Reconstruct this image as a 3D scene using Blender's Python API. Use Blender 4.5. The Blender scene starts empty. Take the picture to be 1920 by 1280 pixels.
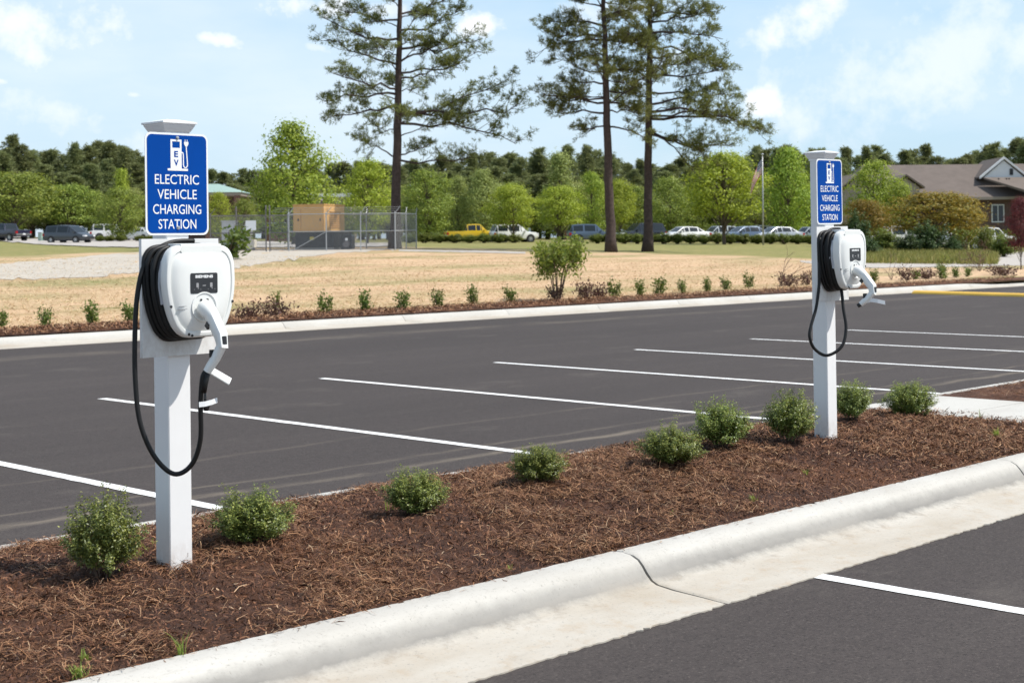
import bpy, math, random
import numpy as np
from mathutils import Vector, Matrix
PI = math.pi
S = bpy.context.scene
COL = S.collection
R_ = math.radians

# ------------------------------------------------------------------ view geometry (photo pixels <-> place)
F = 2782.58
CX, CY = 960.0, 454.26
CAMH = 1.63
XA = np.array([0.69728944, -0.00676425, 0.71675776])
YA = np.array([-0.71672405, 0.00695172, 0.69732224])
ZA = np.array([-9.69956166e-03, -9.99952958e-01, 0.0])
RM = np.array([XA, YA, ZA])                       # camera frame (right, down, forward) -> world
CAMP = np.array([0.0, 0.0, CAMH])

def P(px, py, d):                                 # point seen at a pixel at depth d
    return RM @ (np.array([(px - CX) / F, (py - CY) / F, 1.0]) * d) + CAMP
def G(px, py, z=0.0):
    r = RM @ np.array([(px - CX) / F, (py - CY) / F, 1.0])
    t = (z - CAMH) / r[2]
    return CAMP + r * t
def proj(p):
    c = RM.T @ (np.asarray(p, float) - CAMP)
    return CX + F * c[0] / c[2], CY + F * c[1] / c[2], c[2]
RIGHT = RM @ np.array([1.0, 0, 0]); FWD = RM @ np.array([0, 0, 1.0])

# terrain beyond the lot: heights over (view angle, distance)
_pc = np.array([-200., 0, 250, 750, 1150, 1520, 1920, 2400])
_dr = np.array([20., 30, 45, 60, 80, 100, 130, 160, 200, 300, 900])
_t0 = [.2, .30, .60, .95, 1.25, 1.55, 1.85, 2.4, 3.0, 3.6, 4.5]
_t2 = [.2, .28, .55, .90, 1.30, 1.50, 1.67, 1.9, 2.1, 2.6, 3.5]
_t1 = [(.7 * a + .3 * b) for a, b in zip(_t0, _t2)]
_t3 = [.17, .22, .40, .65, 1.00, 1.25, 1.50, 1.75, 2.0, 2.5, 3.5]
_t4 = [.15, .17, .22, .45, .80, 1.05, 1.30, 1.5, 1.7, 2.2, 3.2]
_t5 = [.15, .15, .16, .32, .55, .80, 1.00, 1.2, 1.5, 2.0, 3.0]
_tab = np.array([_t0, _t0, _t1, _t2, _t3, _t4, _t5, _t5])
KY0, KY1 = 22.39, 23.02                           # far kerb, lot edge and back edge
def sstep(a, b, x):
    t = np.clip((x - a) / (b - a), 0, 1); return t * t * (3 - 2 * t)
def terr(x, y):
    x = np.asarray(x, float); y = np.asarray(y, float)
    d = np.maximum(x * FWD[0] + y * FWD[1], 1.0); u = (x * RIGHT[0] + y * RIGHT[1]) / d
    px = np.clip(CX + F * u, _pc[0], _pc[-1]); dd = np.clip(d, _dr[0], _dr[-1])
    i = np.clip(np.searchsorted(_pc, px) - 1, 0, len(_pc) - 2)
    j = np.clip(np.searchsorted(_dr, dd) - 1, 0, len(_dr) - 2)
    a = (px - _pc[i]) / (_pc[i + 1] - _pc[i]); b = (dd - _dr[j]) / (_dr[j + 1] - _dr[j])
    z = (_tab[i, j] * (1 - a) + _tab[i + 1, j] * a) * (1 - b) + (_tab[i, j + 1] * (1 - a) + _tab[i + 1, j + 1] * a) * b
    k = sstep(0, 7, y - KY1)
    return .145 + (z - .145) * k
def TG(px, py):                                   # terrain point seen at a pixel
    r = RM @ np.array([(px - CX) / F, (py - CY) / F, 1.0])
    lo = 15.0; t = lo
    while t < 800:
        p = CAMP + r * t
        if p[1] > KY1 and p[2] <= terr(p[0], p[1]): break
        t *= 1.004
    p = CAMP + r * t
    p[2] = terr(p[0], p[1]); return p
def TD(px, d):                                    # terrain point at view column px, depth d
    q = RIGHT * ((px - CX) / F * d) + FWD * d
    return np.array([q[0], q[1], float(terr(q[0], q[1]))])

# ------------------------------------------------------------------ helpers
def new_mesh(name, verts, faces, smooth=False):
    me = bpy.data.meshes.new(name)
    me.from_pydata([tuple(v) for v in verts], [], faces)
    me.update()
    if smooth:
        me.polygons.foreach_set('use_smooth', [True] * len(me.polygons))
        if smooth is not True: me.set_sharp_from_angle(angle=R_(smooth))
    return me
def np_mesh(name, v, k):                          # v: (N*k,3) -> N polygons of k vertices
    n = len(v) // k
    me = bpy.data.meshes.new(name)
    me.vertices.add(n * k); me.vertices.foreach_set('co', np.ascontiguousarray(v, dtype=np.float32).ravel())
    me.loops.add(n * k); me.loops.foreach_set('vertex_index', np.arange(n * k, dtype=np.int32))
    me.polygons.add(n); me.polygons.foreach_set('loop_start', np.arange(0, n * k, k, dtype=np.int32))
    try: me.polygons.foreach_set('loop_total', np.full(n, k, dtype=np.int32))
    except Exception: pass
    me.update(calc_edges=True); me.validate()
    return me
def link(name, me, mat=None, parent=None, label=None, cat=None, group=None, kind=None):
    o = bpy.data.objects.new(name, me); COL.objects.link(o)
    if mat is not None and me is not None and len(me.materials) == 0:
        for m in (mat if isinstance(mat, (list, tuple)) else [mat]): me.materials.append(m)
    if parent is not None: o.parent = parent
    tag(o, label, cat, group, kind)
    return o
def tag(o, label=None, cat=None, group=None, kind=None):
    if label: o['label'] = label
    if cat: o['category'] = cat
    if group: o['group'] = group
    if kind: o['kind'] = kind
    return o
def thing(name, label, cat, loc=(0, 0, 0), rz=0.0, group=None):
    o = bpy.data.objects.new(name, None); COL.objects.link(o)
    o.location = tuple(loc); o.rotation_euler = (0, 0, rz); o.empty_display_size = .1
    return tag(o, label, cat, group)
def copy_tree(o, parent=None):
    c = o.copy(); COL.objects.link(c); c.parent = parent
    for ch in list(o.children): copy_tree(ch, c)
    return c
class MB:
    def __init__(s): s.v = []; s.f = []; s.m = []
    def add(s, vs, fs, mi=0):
        n = len(s.v); s.v += [tuple(v) for v in vs]; s.f += [tuple(i + n for i in f) for f in fs]; s.m += [mi] * len(fs); return s
    def box(s, x0, x1, y0, y1, z0, z1, mi=0, M=None):
        vs = [(x0, y0, z0), (x1, y0, z0), (x1, y1, z0), (x0, y1, z0), (x0, y0, z1), (x1, y0, z1), (x1, y1, z1), (x0, y1, z1)]
        if M is not None: vs = [tuple(M @ Vector(v)) for v in vs]
        return s.add(vs, [(3, 2, 1, 0), (4, 5, 6, 7), (0, 1, 5, 4), (1, 2, 6, 5), (2, 3, 7, 6), (3, 0, 4, 7)], mi)
    def loft(s, rings, cap=True, mi=0, closed=True):
        n = len(rings[0]); vs = [p for r in rings for p in r]; fs = []
        for i in range(len(rings) - 1):
            for j in range(n if closed else n - 1):
                k = (j + 1) % n
                fs.append((i * n + j, i * n + k, (i + 1) * n + k, (i + 1) * n + j))
        if cap: fs += [tuple(range(n - 1, -1, -1)), tuple((len(rings) - 1) * n + j for j in range(n))]
        return s.add(vs, fs, mi)
    def tube(s, pts, r, n=8, cap=True, mi=0):
        pts = [Vector(p) for p in pts]; rs = r if isinstance(r, (list, tuple)) else [r] * len(pts)
        rings = []; up = None
        for i, p in enumerate(pts):
            t = (pts[min(i + 1, len(pts) - 1)] - pts[max(i - 1, 0)]).normalized()
            if up is None:
                up = Vector((0, 0, 1)) if abs(t.z) < .9 else Vector((1, 0, 0))
            a = up - t * up.dot(t)
            if a.length < 1e-5: a = t.orthogonal()
            a.normalize(); b = t.cross(a); up = a
            rings.append([p + a * (rs[i] * math.cos(2 * PI * j / n)) + b * (rs[i] * math.sin(2 * PI * j / n)) for j in range(n)])
        return s.loft(rings, cap, mi)
    def lathe(s, prof, n=20, M=None, mi=0):
        rings = [[(r * math.cos(2 * PI * j / n), r * math.sin(2 * PI * j / n), z) for j in range(n)] for r, z in prof]
        if M is not None: rings = [[tuple(M @ Vector(p)) for p in r] for r in rings]
        return s.loft(rings, True, mi)
    def prism(s, poly, y0, y1, mi=0):             # polygon in x,z extruded along y
        return s.loft([[(x, y0, z) for x, z in poly], [(x, y1, z) for x, z in poly]], True, mi)
    def build(s, name, mat, parent=None, smooth=False, **kw):
        me = new_mesh(name, s.v, s.f, smooth)
        mats = mat if isinstance(mat, (list, tuple)) else [mat]
        for m in mats: me.materials.append(m)
        if any(s.m): me.polygons.foreach_set('material_index', s.m)
        return link(name, me, None, parent, **kw)
def rrect(w, h, r, n=6, cx=0, cz=0):
    out = []
    for (sx, sz, a0) in ((1, 1, 0), (-1, 1, 90), (-1, -1, 180), (1, -1, 270)):
        for k in range(n + 1):
            a = R_(a0 + 90 * k / n)
            out.append((cx + sx * (w / 2 - r) + r * math.cos(a), cz + sz * (h / 2 - r) + r * math.sin(a)))
    return out
def catmull(pts, n=8, closed=False):
    pts = [Vector(p) for p in pts]; out = []; N = len(pts)
    rng = range(N) if closed else range(N - 1)
    for i in rng:
        if closed: a, b, c, d = pts[(i - 1) % N], pts[i], pts[(i + 1) % N], pts[(i + 2) % N]
        else: a, b, c, d = pts[max(i - 1, 0)], pts[i], pts[i + 1], pts[min(i + 2, N - 1)]
        for k in range(n):
            t = k / n
            out.append(.5 * ((2 * b) + (c - a) * t + (2 * a - 5 * b + 4 * c - d) * t * t + (3 * b - a - 3 * c + d) * t ** 3))
    if not closed: out.append(pts[-1])
    return out

# ------------------------------------------------------------------ materials
def nodes(name):
    m = bpy.data.materials.new(name); m.use_nodes = True
    nt = m.node_tree; nt.nodes.clear()
    out = nt.nodes.new('ShaderNodeOutputMaterial')
    return m, nt, out
def N(nt, t, **kw):
    n = nt.nodes.new(t)
    for k, v in kw.items():
        if k.startswith('i_'):
            key = k[2:]
            key = int(key) if key.isdigit() else key.replace('_', ' ')
            n.inputs[key].default_value = v
        else: setattr(n, k, v)
    return n
def ramp(nt, fac, stops, interp='LINEAR'):
    r = nt.nodes.new('ShaderNodeValToRGB'); r.color_ramp.interpolation = interp
    e = r.color_ramp.elements
    while len(e) < len(stops): e.new(.5)
    for k, (p, c) in enumerate(stops):
        e[k].position = p; e[k].color = (c[0], c[1], c[2], 1) if not isinstance(c, (int, float)) else (c, c, c, 1)
    nt.links.new(fac, r.inputs[0]); return r.outputs[0]
def noise(nt, scale, detail=4, rough=.6, vec=None, dist=0.0):
    n = N(nt, 'ShaderNodeTexNoise'); n.inputs['Scale'].default_value = scale
    n.inputs['Detail'].default_value = detail; n.inputs['Roughness'].default_value = rough; n.inputs['Distortion'].default_value = dist
    if vec is not None: nt.links.new(vec, n.inputs['Vector'])
    return n.outputs[0]
def objco(nt, scale=None, rot=None):
    t = N(nt, 'ShaderNodeTexCoord').outputs['Object']
    if scale is None and rot is None: return t
    mp = N(nt, 'ShaderNodeMapping')
    if scale: mp.inputs['Scale'].default_value = scale
    if rot: mp.inputs['Rotation'].default_value = rot
    nt.links.new(t, mp.inputs[0]); return mp.outputs[0]
def mixc(nt, fac, a, b, mode='MIX'):
    m = nt.nodes.new('ShaderNodeMix'); m.data_type = 'RGBA'; m.blend_type = mode
    for k, v in ((0, fac), (6, a), (7, b)):
        if hasattr(v, 'is_linked') or hasattr(v, 'links'): nt.links.new(v, m.inputs[k])
        elif k == 0: m.inputs[0].default_value = v
        else: m.inputs[k].default_value = (v[0], v[1], v[2], 1)
    return m.outputs[2]
def math_(nt, op, a, b=None, clamp=False):
    m = nt.nodes.new('ShaderNodeMath'); m.operation = op; m.use_clamp = clamp
    for k, v in ((0, a), (1, b)):
        if v is None: continue
        if hasattr(v, 'links'): nt.links.new(v, m.inputs[k])
        else: m.inputs[k].default_value = v
    return m.outputs[0]
def princ(nt, out, col, rough=.5, bump=None, bstr=.3, bdist=.01, **kw):
    b = nt.nodes.new('ShaderNodeBsdfPrincipled')
    if hasattr(col, 'links'): nt.links.new(col, b.inputs['Base Color'])
    else: b.inputs['Base Color'].default_value = (*col, 1)
    if hasattr(rough, 'links'): nt.links.new(rough, b.inputs['Roughness'])
    else: b.inputs['Roughness'].default_value = rough
    for k, v in kw.items(): b.inputs[k.replace('_', ' ')].default_value = v
    if bump is not None:
        bn = nt.nodes.new('ShaderNodeBump'); bn.inputs['Strength'].default_value = bstr; bn.inputs['Distance'].default_value = bdist
        nt.links.new(bump, bn.inputs['Height']); nt.links.new(bn.outputs[0], b.inputs['Normal'])
    nt.links.new(b.outputs[0], out.inputs[0]); return b
def simple(name, col, rough=.5, var=.12, scale=6.0, bump=0.0, **kw):
    m, nt, out = nodes(name)
    n = noise(nt, scale, 5, .6, objco(nt))
    c = ramp(nt, n, [(.25, [x * (1 - var) for x in col]), (.75, [min(1, x * (1 + var)) for x in col])])
    princ(nt, out, c, rough, noise(nt, scale * 12, 3, .6, objco(nt)) if bump else None, bump, .004, **kw)
    return m
def leafmat(name, c0, c1, c2, transl=.35, rough=.55, spec=.3):
    m, nt, out = nodes(name)
    g = N(nt, 'ShaderNodeNewGeometry').outputs['Random Per Island']
    oi = N(nt, 'ShaderNodeObjectInfo').outputs['Random']
    c = ramp(nt, g, [(0.0, c0), (.5, c1), (1.0, c2)])
    hs = N(nt, 'ShaderNodeHueSaturation')
    hs.inputs['Saturation'].default_value = .95
    nt.links.new(math_(nt, 'ADD', math_(nt, 'MULTIPLY', oi, .35), .83), hs.inputs['Value'])
    nt.links.new(math_(nt, 'ADD', math_(nt, 'MULTIPLY', oi, .025), .4875), hs.inputs['Hue'])
    nt.links.new(c, hs.inputs['Color']); c = hs.outputs[0]
    b = nt.nodes.new('ShaderNodeBsdfPrincipled'); nt.links.new(c, b.inputs['Base Color'])
    b.inputs['Roughness'].default_value = rough; b.inputs['Specular IOR Level'].default_value = spec
    t = nt.nodes.new('ShaderNodeBsdfTranslucent')
    nt.links.new(mixc(nt, .5, c, (c2[0] * 1.3, c2[1] * 1.3, c2[2])), t.inputs[0])
    mx = nt.nodes.new('ShaderNodeMixShader'); mx.inputs[0].default_value = transl
    nt.links.new(b.outputs[0], mx.inputs[1]); nt.links.new(t.outputs[0], mx.inputs[2]); nt.links.new(mx.outputs[0], out.inputs[0])
    return m
def islandmat(name, stops, rough=.8):
    m, nt, out = nodes(name)
    g = N(nt, 'ShaderNodeNewGeometry').outputs['Random Per Island']
    princ(nt, out, ramp(nt, g, stops), rough); return m

M = {}
M['white_pvc'] = simple('white_vinyl', (.80, .80, .80), .35, .03, 3.0)
def stained(name, col, stain, z0, z1, amt, scale, rough=.35):
    m, nt, out = nodes(name); oc = objco(nt); sp = N(nt, 'ShaderNodeSeparateXYZ'); nt.links.new(oc, sp.inputs[0])
    k = N(nt, 'ShaderNodeMapRange'); nt.links.new(sp.outputs[2], k.inputs[0]); k.inputs[1].default_value = z0; k.inputs[2].default_value = z1; k.inputs[3].default_value = 1; k.inputs[4].default_value = 0
    n = noise(nt, scale, 6, .75, objco(nt, (1, 1, .5))); n2 = noise(nt, 4, 5, .6, oc)
    q = math_(nt, 'MULTIPLY', math_(nt, 'MULTIPLY', k.outputs[0], ramp(nt, n, [(.38, 0.0), (.68, 1.0)])), amt)
    c = mixc(nt, q, ramp(nt, n2, [(.3, [x * .95 for x in col]), (.7, col)]), stain)
    princ(nt, out, c, rough, n2, .03, .004); return m
M['board'] = stained('weathered_white_board', (.77, .77, .76), (.34, .28, .23), 1.02, 1.20, .55, 9, .55)
M['post'] = stained('vinyl_post_splashed_at_base', (.80, .80, .80), (.30, .22, .16), .02, .15, .5, 30)
M['shell'] = simple('white_plastic_shell', (.76, .77, .75), .28, .02, 4.0)
M['hub'] = simple('grey_plastic_hub', (.45, .45, .46), .4, .05, 5.0)
M['rubber'] = simple('black_rubber', (.012, .012, .0125), .5, .2, 20.0, Specular_IOR_Level=.3)
M['blackp'] = simple('black_plastic', (.02, .02, .022), .35, .2, 20.0)
M['disp'] = simple('dark_display', (.03, .032, .036), .25, .1, 10.0)
M['signblue'] = simple('blue_reflective_sheeting', (.0, .055, .30), .55, .06, 5.0, Specular_IOR_Level=.08)
M['signwhite'] = simple('white_sign_sheeting', (.82, .83, .84), .4, .03, 5.0)
M['ink'] = simple('grey_print', (.3, .3, .31), .6, .1, 10)
M['steel'] = simple('zinc_bolt', (.55, .55, .56), .35, .1, 10, Metallic=.9)
M['paint'] = None
M['galv'] = simple('galvanised_steel', (.42, .43, .44), .45, .12, 8, Metallic=.4)
M['darksteel'] = simple('weathered_gate_steel', (.16, .15, .155), .55, .15, 8, Metallic=.3)
def film(name):
    m, nt, out = nodes(name)
    b = princ(nt, out, (.85, .88, .95), .15)
    t = nt.nodes.new('ShaderNodeBsdfTransparent'); mx = nt.nodes.new('ShaderNodeMixShader')
    n = noise(nt, 30, 3, .6, objco(nt, (1, 1, .2)))
    nt.links.new(math_(nt, 'MULTIPLY', n, .95), mx.inputs[0]); nt.links.new(t.outputs[0], mx.inputs[1]); nt.links.new(b.outputs[0], mx.inputs[2])
    nt.links.new(mx.outputs[0], out.inputs[0]); return m
M['film'] = film('clear_plastic_film')

def asphalt():
    m, nt, out = nodes('asphalt')
    oc = objco(nt)
    big = noise(nt, .22, 4, .6, objco(nt, (.35, 1.6, 1)))
    streak = noise(nt, .9, 5, .65, objco(nt, (.12, 2.2, 1)))
    fine = noise(nt, 55, 4, .8, oc); mid = noise(nt, 14, 5, .7, oc)
    c = ramp(nt, big, [(.3, (.044, .0365, .0345)), (.7, (.064, .053, .050))])
    c = mixc(nt, math_(nt, 'MULTIPLY', ramp(nt, streak, [(.52, 0.0), (.72, 1.0)]), .33), c, (.088, .076, .068))
    c = mixc(nt, math_(nt, 'MULTIPLY', ramp(nt, streak, [(.28, 1.0), (.44, 0.0)]), .3), c, (.031, .0275, .0275))
    c = mixc(nt, .35, c, ramp(nt, mid, [(.3, (.029, .024, .0225)), (.7, (.084, .070, .065))]))
    c = mixc(nt, ramp(nt, fine, [(.57, 0.0), (.70, .8)]), c, (.15, .128, .112))
    c = mixc(nt, ramp(nt, fine, [(.32, .95), (.46, 0.0)]), c, (.014, .0125, .0125))
    # tan dried-water line parallel to the island, and dusty patches near the kerbs
    sp = N(nt, 'ShaderNodeSeparateXYZ'); nt.links.new(oc, sp.inputs[0])
    yw = math_(nt, 'ADD', sp.outputs[1], math_(nt, 'MULTIPLY', noise(nt, .5, 3, .6, oc), .5))
    for yc, w, s in ((8.40, .10, .62), (8.75, .05, .4), (20.6, .5, .30), (9.9, .06, .25)):
        dd = math_(nt, 'ABSOLUTE', math_(nt, 'SUBTRACT', yw, yc))
        k = math_(nt, 'MULTIPLY', ramp(nt, math_(nt, 'DIVIDE', dd, w * 2), [(0.0, 1.0), (.5, 0.0)]), ramp(nt, noise(nt, 1.3, 5, .75, objco(nt, (.6, 2, 1))), [(.38, 0.0), (.6, s)]))
        c = mixc(nt, k, c, (.24, .20, .155))
    dp = ramp(nt, noise(nt, .8, 6, .7, objco(nt, (.7, 1.3, 1))), [(.58, 0.0), (.75, .35)])
    c = mixc(nt, dp, c, (.16, .14, .12))
    princ(nt, out, c, .9, fine, .55, .004, Specular_IOR_Level=.25); return m
def linepaint(name, col):
    m, nt, out = nodes(name)
    n = noise(nt, 28, 6, .8, objco(nt)); n2 = noise(nt, 3, 5, .7, objco(nt))
    c = mixc(nt, ramp(nt, n, [(.30, .75), (.40, 0.0)]), ramp(nt, n2, [(.3, [x * .86 for x in col]), (.7, col)]), (.25, .24, .23))
    princ(nt, out, c, .7, n, .3, .003); return m
def concrete(name='kerb_concrete', stain=1.7):
    m, nt, out = nodes(name)
    oc = objco(nt)
    n1 = noise(nt, 1.6, 6, .65, objco(nt, (.5, 1.2, 1.2))); n2 = noise(nt, 9, 6, .75, oc); n3 = noise(nt, 60, 4, .8, oc)
    sp = N(nt, 'ShaderNodeSeparateXYZ'); nt.links.new(oc, sp.inputs[0])
    gut = ramp(nt, math_(nt, 'MULTIPLY', math_(nt, 'ADD', sp.outputs[2], math_(nt, 'MULTIPLY', math_(nt, 'SUBTRACT', n1, .5), .03)), 5.0), [(.08, 1.0), (.36, 0.0)])
    c = mixc(nt, gut, ramp(nt, n1, [(.3, (.41, .39, .355)), (.6, (.50, .485, .45))]), ramp(nt, n1, [(.3, (.37, .32, .255)), (.6, (.46, .425, .37))]))
    c = mixc(nt, math_(nt, 'MULTIPLY', gut, ramp(nt, n2, [(.52, 0.0), (.72, .6)])), c, (.38, .285, .19))
    c = mixc(nt, ramp(nt, noise(nt, 22, 5, .8, objco(nt, (.6, 1.5, 1.5))), [(.60, 0.0), (.72, .35)]), c, (.30, .275, .24))
    st = noise(nt, 5, 7, .8, objco(nt, (.55, 2, 2.5)))
    c = mixc(nt, ramp(nt, st, [(.60, 0.0), (.72, .55)]), c, (.27, .255, .235))
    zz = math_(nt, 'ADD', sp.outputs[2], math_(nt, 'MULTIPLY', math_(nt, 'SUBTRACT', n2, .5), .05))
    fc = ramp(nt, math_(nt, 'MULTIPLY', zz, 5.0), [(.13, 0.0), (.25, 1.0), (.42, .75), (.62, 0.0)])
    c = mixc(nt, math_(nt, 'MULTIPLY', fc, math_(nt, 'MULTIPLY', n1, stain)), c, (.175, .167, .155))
    c = mixc(nt, ramp(nt, n3, [(.33, .7), (.42, 0.0)]), c, (.23, .22, .20))
    princ(nt, out, c, .85, n3, .35, .003); return m
def mulch():
    m, nt, out = nodes('mulch')
    oc = objco(nt)
    pat = noise(nt, 1.3, 4, .6, oc)
    fine = noise(nt, 38, 6, .85, objco(nt, (1, 1, 1)), .6)
    fib = noise(nt, 26, 6, .85, objco(nt, (1, 5, 1), (0, 0, .6)), 1.5)
    c = ramp(nt, fine, [(.32, (.015, .0055, .0032)), (.5, (.080, .031, .015)), (.7, (.21, .088, .042))])
    c2 = ramp(nt, fib, [(.35, (.030, .011, .006)), (.52, (.16, .062, .025)), (.70, (.42, .19, .08))])
    c = mixc(nt, ramp(nt, pat, [(.42, 0.0), (.62, .8)]), c, c2)
    princ(nt, out, c, .95, mixc(nt, .5, fine, fib), 1.0, .03); return m
def straw():
    m, nt, out = nodes('straw_covered_field')
    oc = objco(nt)
    a = N(nt, 'ShaderNodeAttribute', attribute_name='verge').outputs['Fac']
    fine = noise(nt, 7, 7, .85, objco(nt, (1, 1, 1)))
    med = noise(nt, .55, 7, .72, objco(nt, (.8, 2.2, 1), (0, 0, .79)))
    band = noise(nt, .16, 5, .6, objco(nt, (.6, 1.7, 1), (0, 0, .8)))
    c = ramp(nt, fine, [(.30, (.35, .215, .12)), (.5, (.53, .36, .215)), (.70, (.65, .47, .305))])
    c = mixc(nt, ramp(nt, med, [(.50, 0.0), (.66, .8)]), c, (.31, .20, .10))
    gr = ramp(nt, noise(nt, 5, 6, .8, oc), [(.3, (.085, .115, .02)), (.7, (.22, .235, .06))])
    gk = math_(nt, 'MULTIPLY', ramp(nt, band, [(.48, 0.0), (.62, .8)]), ramp(nt, noise(nt, 1.7, 5, .8, oc), [(.35, .2), (.6, 1.0)]))
    g2 = N(nt, 'ShaderNodeAttribute', attribute_name='green').outputs['Fac']
    gk = math_(nt, 'MAXIMUM', gk, math_(nt, 'MULTIPLY', g2, ramp(nt, noise(nt, 1.4, 6, .8, oc), [(.32, .25), (.6, 1.0)])))
    c = mixc(nt, gk, c, gr)
    vg = ramp(nt, noise(nt, 1.2, 6, .8, objco(nt, (1, 1, 1))), [(.3, (.10, .115, .02)), (.52, (.185, .185, .04)), (.72, (.33, .25, .10))])
    c = mixc(nt, math_(nt, 'MULTIPLY', a, .9), c, vg)
    princ(nt, out, c, .95, noise(nt, 12, 6, .8, oc), .5, .03); return m
def gravel(name, a, b):
    m, nt, out = nodes(name)
    oc = objco(nt)
    c = ramp(nt, noise(nt, 1.2, 7, .75, objco(nt, (1, 1, 1))), [(.3, a), (.7, b)])
    v = noise(nt, 18, 4, .8, oc)
    c = mixc(nt, .3, c, ramp(nt, v, [(.3, [x * .55 for x in a]), (.7, b)]))
    princ(nt, out, c, .95, v, .4, .02); return m
M['asphalt'] = asphalt(); M['white_line'] = linepaint('white_road_paint', (.84, .84, .83)); M['yellow_line'] = linepaint('yellow_road_paint', (.80, .49, .08))
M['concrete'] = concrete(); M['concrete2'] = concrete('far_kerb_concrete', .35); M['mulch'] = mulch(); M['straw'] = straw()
M['gravel'] = gravel('grey_gravel', (.36, .315, .26), (.56, .51, .44)); M['road'] = gravel('pale_road_surface', (.36, .33, .30), (.50, .46, .42))
M['soil'] = simple('dark_soil', (.05, .04, .03), .95, .3, 3.0)
M['bark'] = simple('pine_bark', (.060, .042, .036), .95, .5, 7.0, .8)
M['twig'] = simple('grey_brown_twig', (.16, .11, .08), .9, .3, 15.0)
M['stem'] = simple('brown_trunk_bark', (.10, .075, .055), .9, .35, 9.0, .4)
M['boxleaf'] = leafmat('dark_glossy_leaf', (.042, .07, .017), (.135, .185, .034), (.40, .43, .10), .28, .42, .5)
M['smallleaf'] = leafmat('young_plant_leaf', (.03, .06, .012), (.08, .14, .02), (.22, .28, .05), .3)
M['purple'] = leafmat('burgundy_leaf', (.035, .014, .016), (.09, .035, .035), (.20, .11, .07), .2)
M['pine'] = leafmat('pine_needles', (.055, .075, .019), (.125, .150, .036), (.27, .28, .08), .3, .6)
M['farpine'] = leafmat('far_pine_needles', (.09, .11, .045), (.17, .195, .072), (.30, .32, .13), .25, .7)
M['bright'] = leafmat('spring_green_leaf', (.12, .19, .018), (.25, .35, .033), (.42, .50, .06), .35)
M['yellowgreen'] = leafmat('yellow_green_leaf', (.14, .20, .013), (.29, .37, .024), (.47, .53, .05), .35)
M['midgreen'] = leafmat('mid_green_leaf', (.08, .12, .018), (.19, .255, .036), (.36, .41, .065), .32)
M['pale'] = leafmat('pale_green_leaf', (.13, .16, .04), (.24, .28, .07), (.38, .40, .12), .32)
M['orange'] = leafmat('orange_tinged_leaf', (.08, .085, .012), (.20, .17, .022), (.36, .22, .035), .35)
M['hedge'] = leafmat('clipped_hedge_leaf', (.05, .075, .01), (.12, .16, .02), (.24, .27, .04), .25)
M['darkshrub'] = leafmat('dark_shrub_leaf', (.02, .045, .014), (.045, .085, .025), (.10, .15, .04), .25)
M['red'] = leafmat('red_maple_leaf', (.05, .010, .012), (.13, .025, .03), (.24, .06, .06), .3)
M['weed'] = leafmat('weed_grass', (.10, .16, .02), (.22, .30, .04), (.40, .45, .10), .3)
M['strawbits'] = islandmat('pine_straw_needles', [(0, (.022, .009, .006)), (.35, (.12, .050, .024)), (.7, (.27, .125, .058)), (.93, (.43, .23, .115)), (1, (.60, .42, .26))])
M['chips'] = islandmat('bark_chips', [(0, (.014, .005, .003)), (.5, (.085, .031, .016)), (.85, (.22, .090, .042)), (.97, (.34, .17, .085)), (1, (.50, .36, .24))])
M['dry'] = islandmat('dry_straw_blades', [(0, (.32, .20, .10)), (.5, (.56, .39, .21)), (.85, (.70, .54, .33)), (1, (.30, .30, .10))])

# ------------------------------------------------------------------ camera, sun, sky
cam = bpy.data.cameras.new('camera'); co = bpy.data.objects.new('camera', cam); COL.objects.link(co)
up = RM @ np.array([0, -1.0, 0])
mw = Matrix.Identity(4)
for i in range(3):
    mw[i][0] = RIGHT[i]; mw[i][1] = up[i]; mw[i][2] = -FWD[i]; mw[i][3] = CAMP[i]
co.matrix_world = mw
cam.sensor_width = 36; cam.lens = F / 1920 * 36
cam.shift_y = -(640 - CY) / 1920
cam.clip_end = 5000; cam.clip_start = .1
cam.dof.use_dof = True; cam.dof.focus_distance = 8.2; cam.dof.aperture_fstop = 6.3
S.camera = co
AZ, EL = R_(38), R_(55)
sd = Vector((math.sin(AZ) * math.cos(EL), -math.cos(AZ) * math.cos(EL), math.sin(EL)))
sl = bpy.data.lights.new('sun', 'SUN'); sl.energy = 5.0; sl.angle = R_(.5); sl.color = (1.0, .955, .88)
so = bpy.data.objects.new('sun', sl); COL.objects.link(so); so.rotation_euler = sd.to_track_quat('Z', 'Y').to_euler()
w = bpy.data.worlds.new('World'); S.world = w; w.use_nodes = True
nt = w.node_tree; nt.nodes.clear()
wo = nt.nodes.new('ShaderNodeOutputWorld'); bg = nt.nodes.new('ShaderNodeBackground')
sky = nt.nodes.new('ShaderNodeTexSky'); sky.sky_type = 'NISHITA'; sky.sun_disc = False
sky.sun_elevation = EL; sky.sun_rotation = math.atan2(sd.x, sd.y); sky.air_density = 1.0; sky.dust_density = 1.2; sky.ozone_density = 1.2
bg.inputs[1].default_value = .115
gen = N(nt, 'ShaderNodeTexCoord').outputs['Generated']
nrm = N(nt, 'ShaderNodeVectorMath', operation='NORMALIZE'); nt.links.new(gen, nrm.inputs[0]); D = nrm.outputs[0]
nv = N(nt, 'ShaderNodeTexNoise'); nv.inputs['Scale'].default_value = 26; nv.inputs['Detail'].default_value = 7; nv.inputs['Roughness'].default_value = .62
nt.links.new(D, nv.inputs['Vector'])
def dirof(px, py):
    r = RM @ np.array([(px - CX) / F, (py - CY) / F, 1.0]); return r / np.linalg.norm(r)
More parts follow.
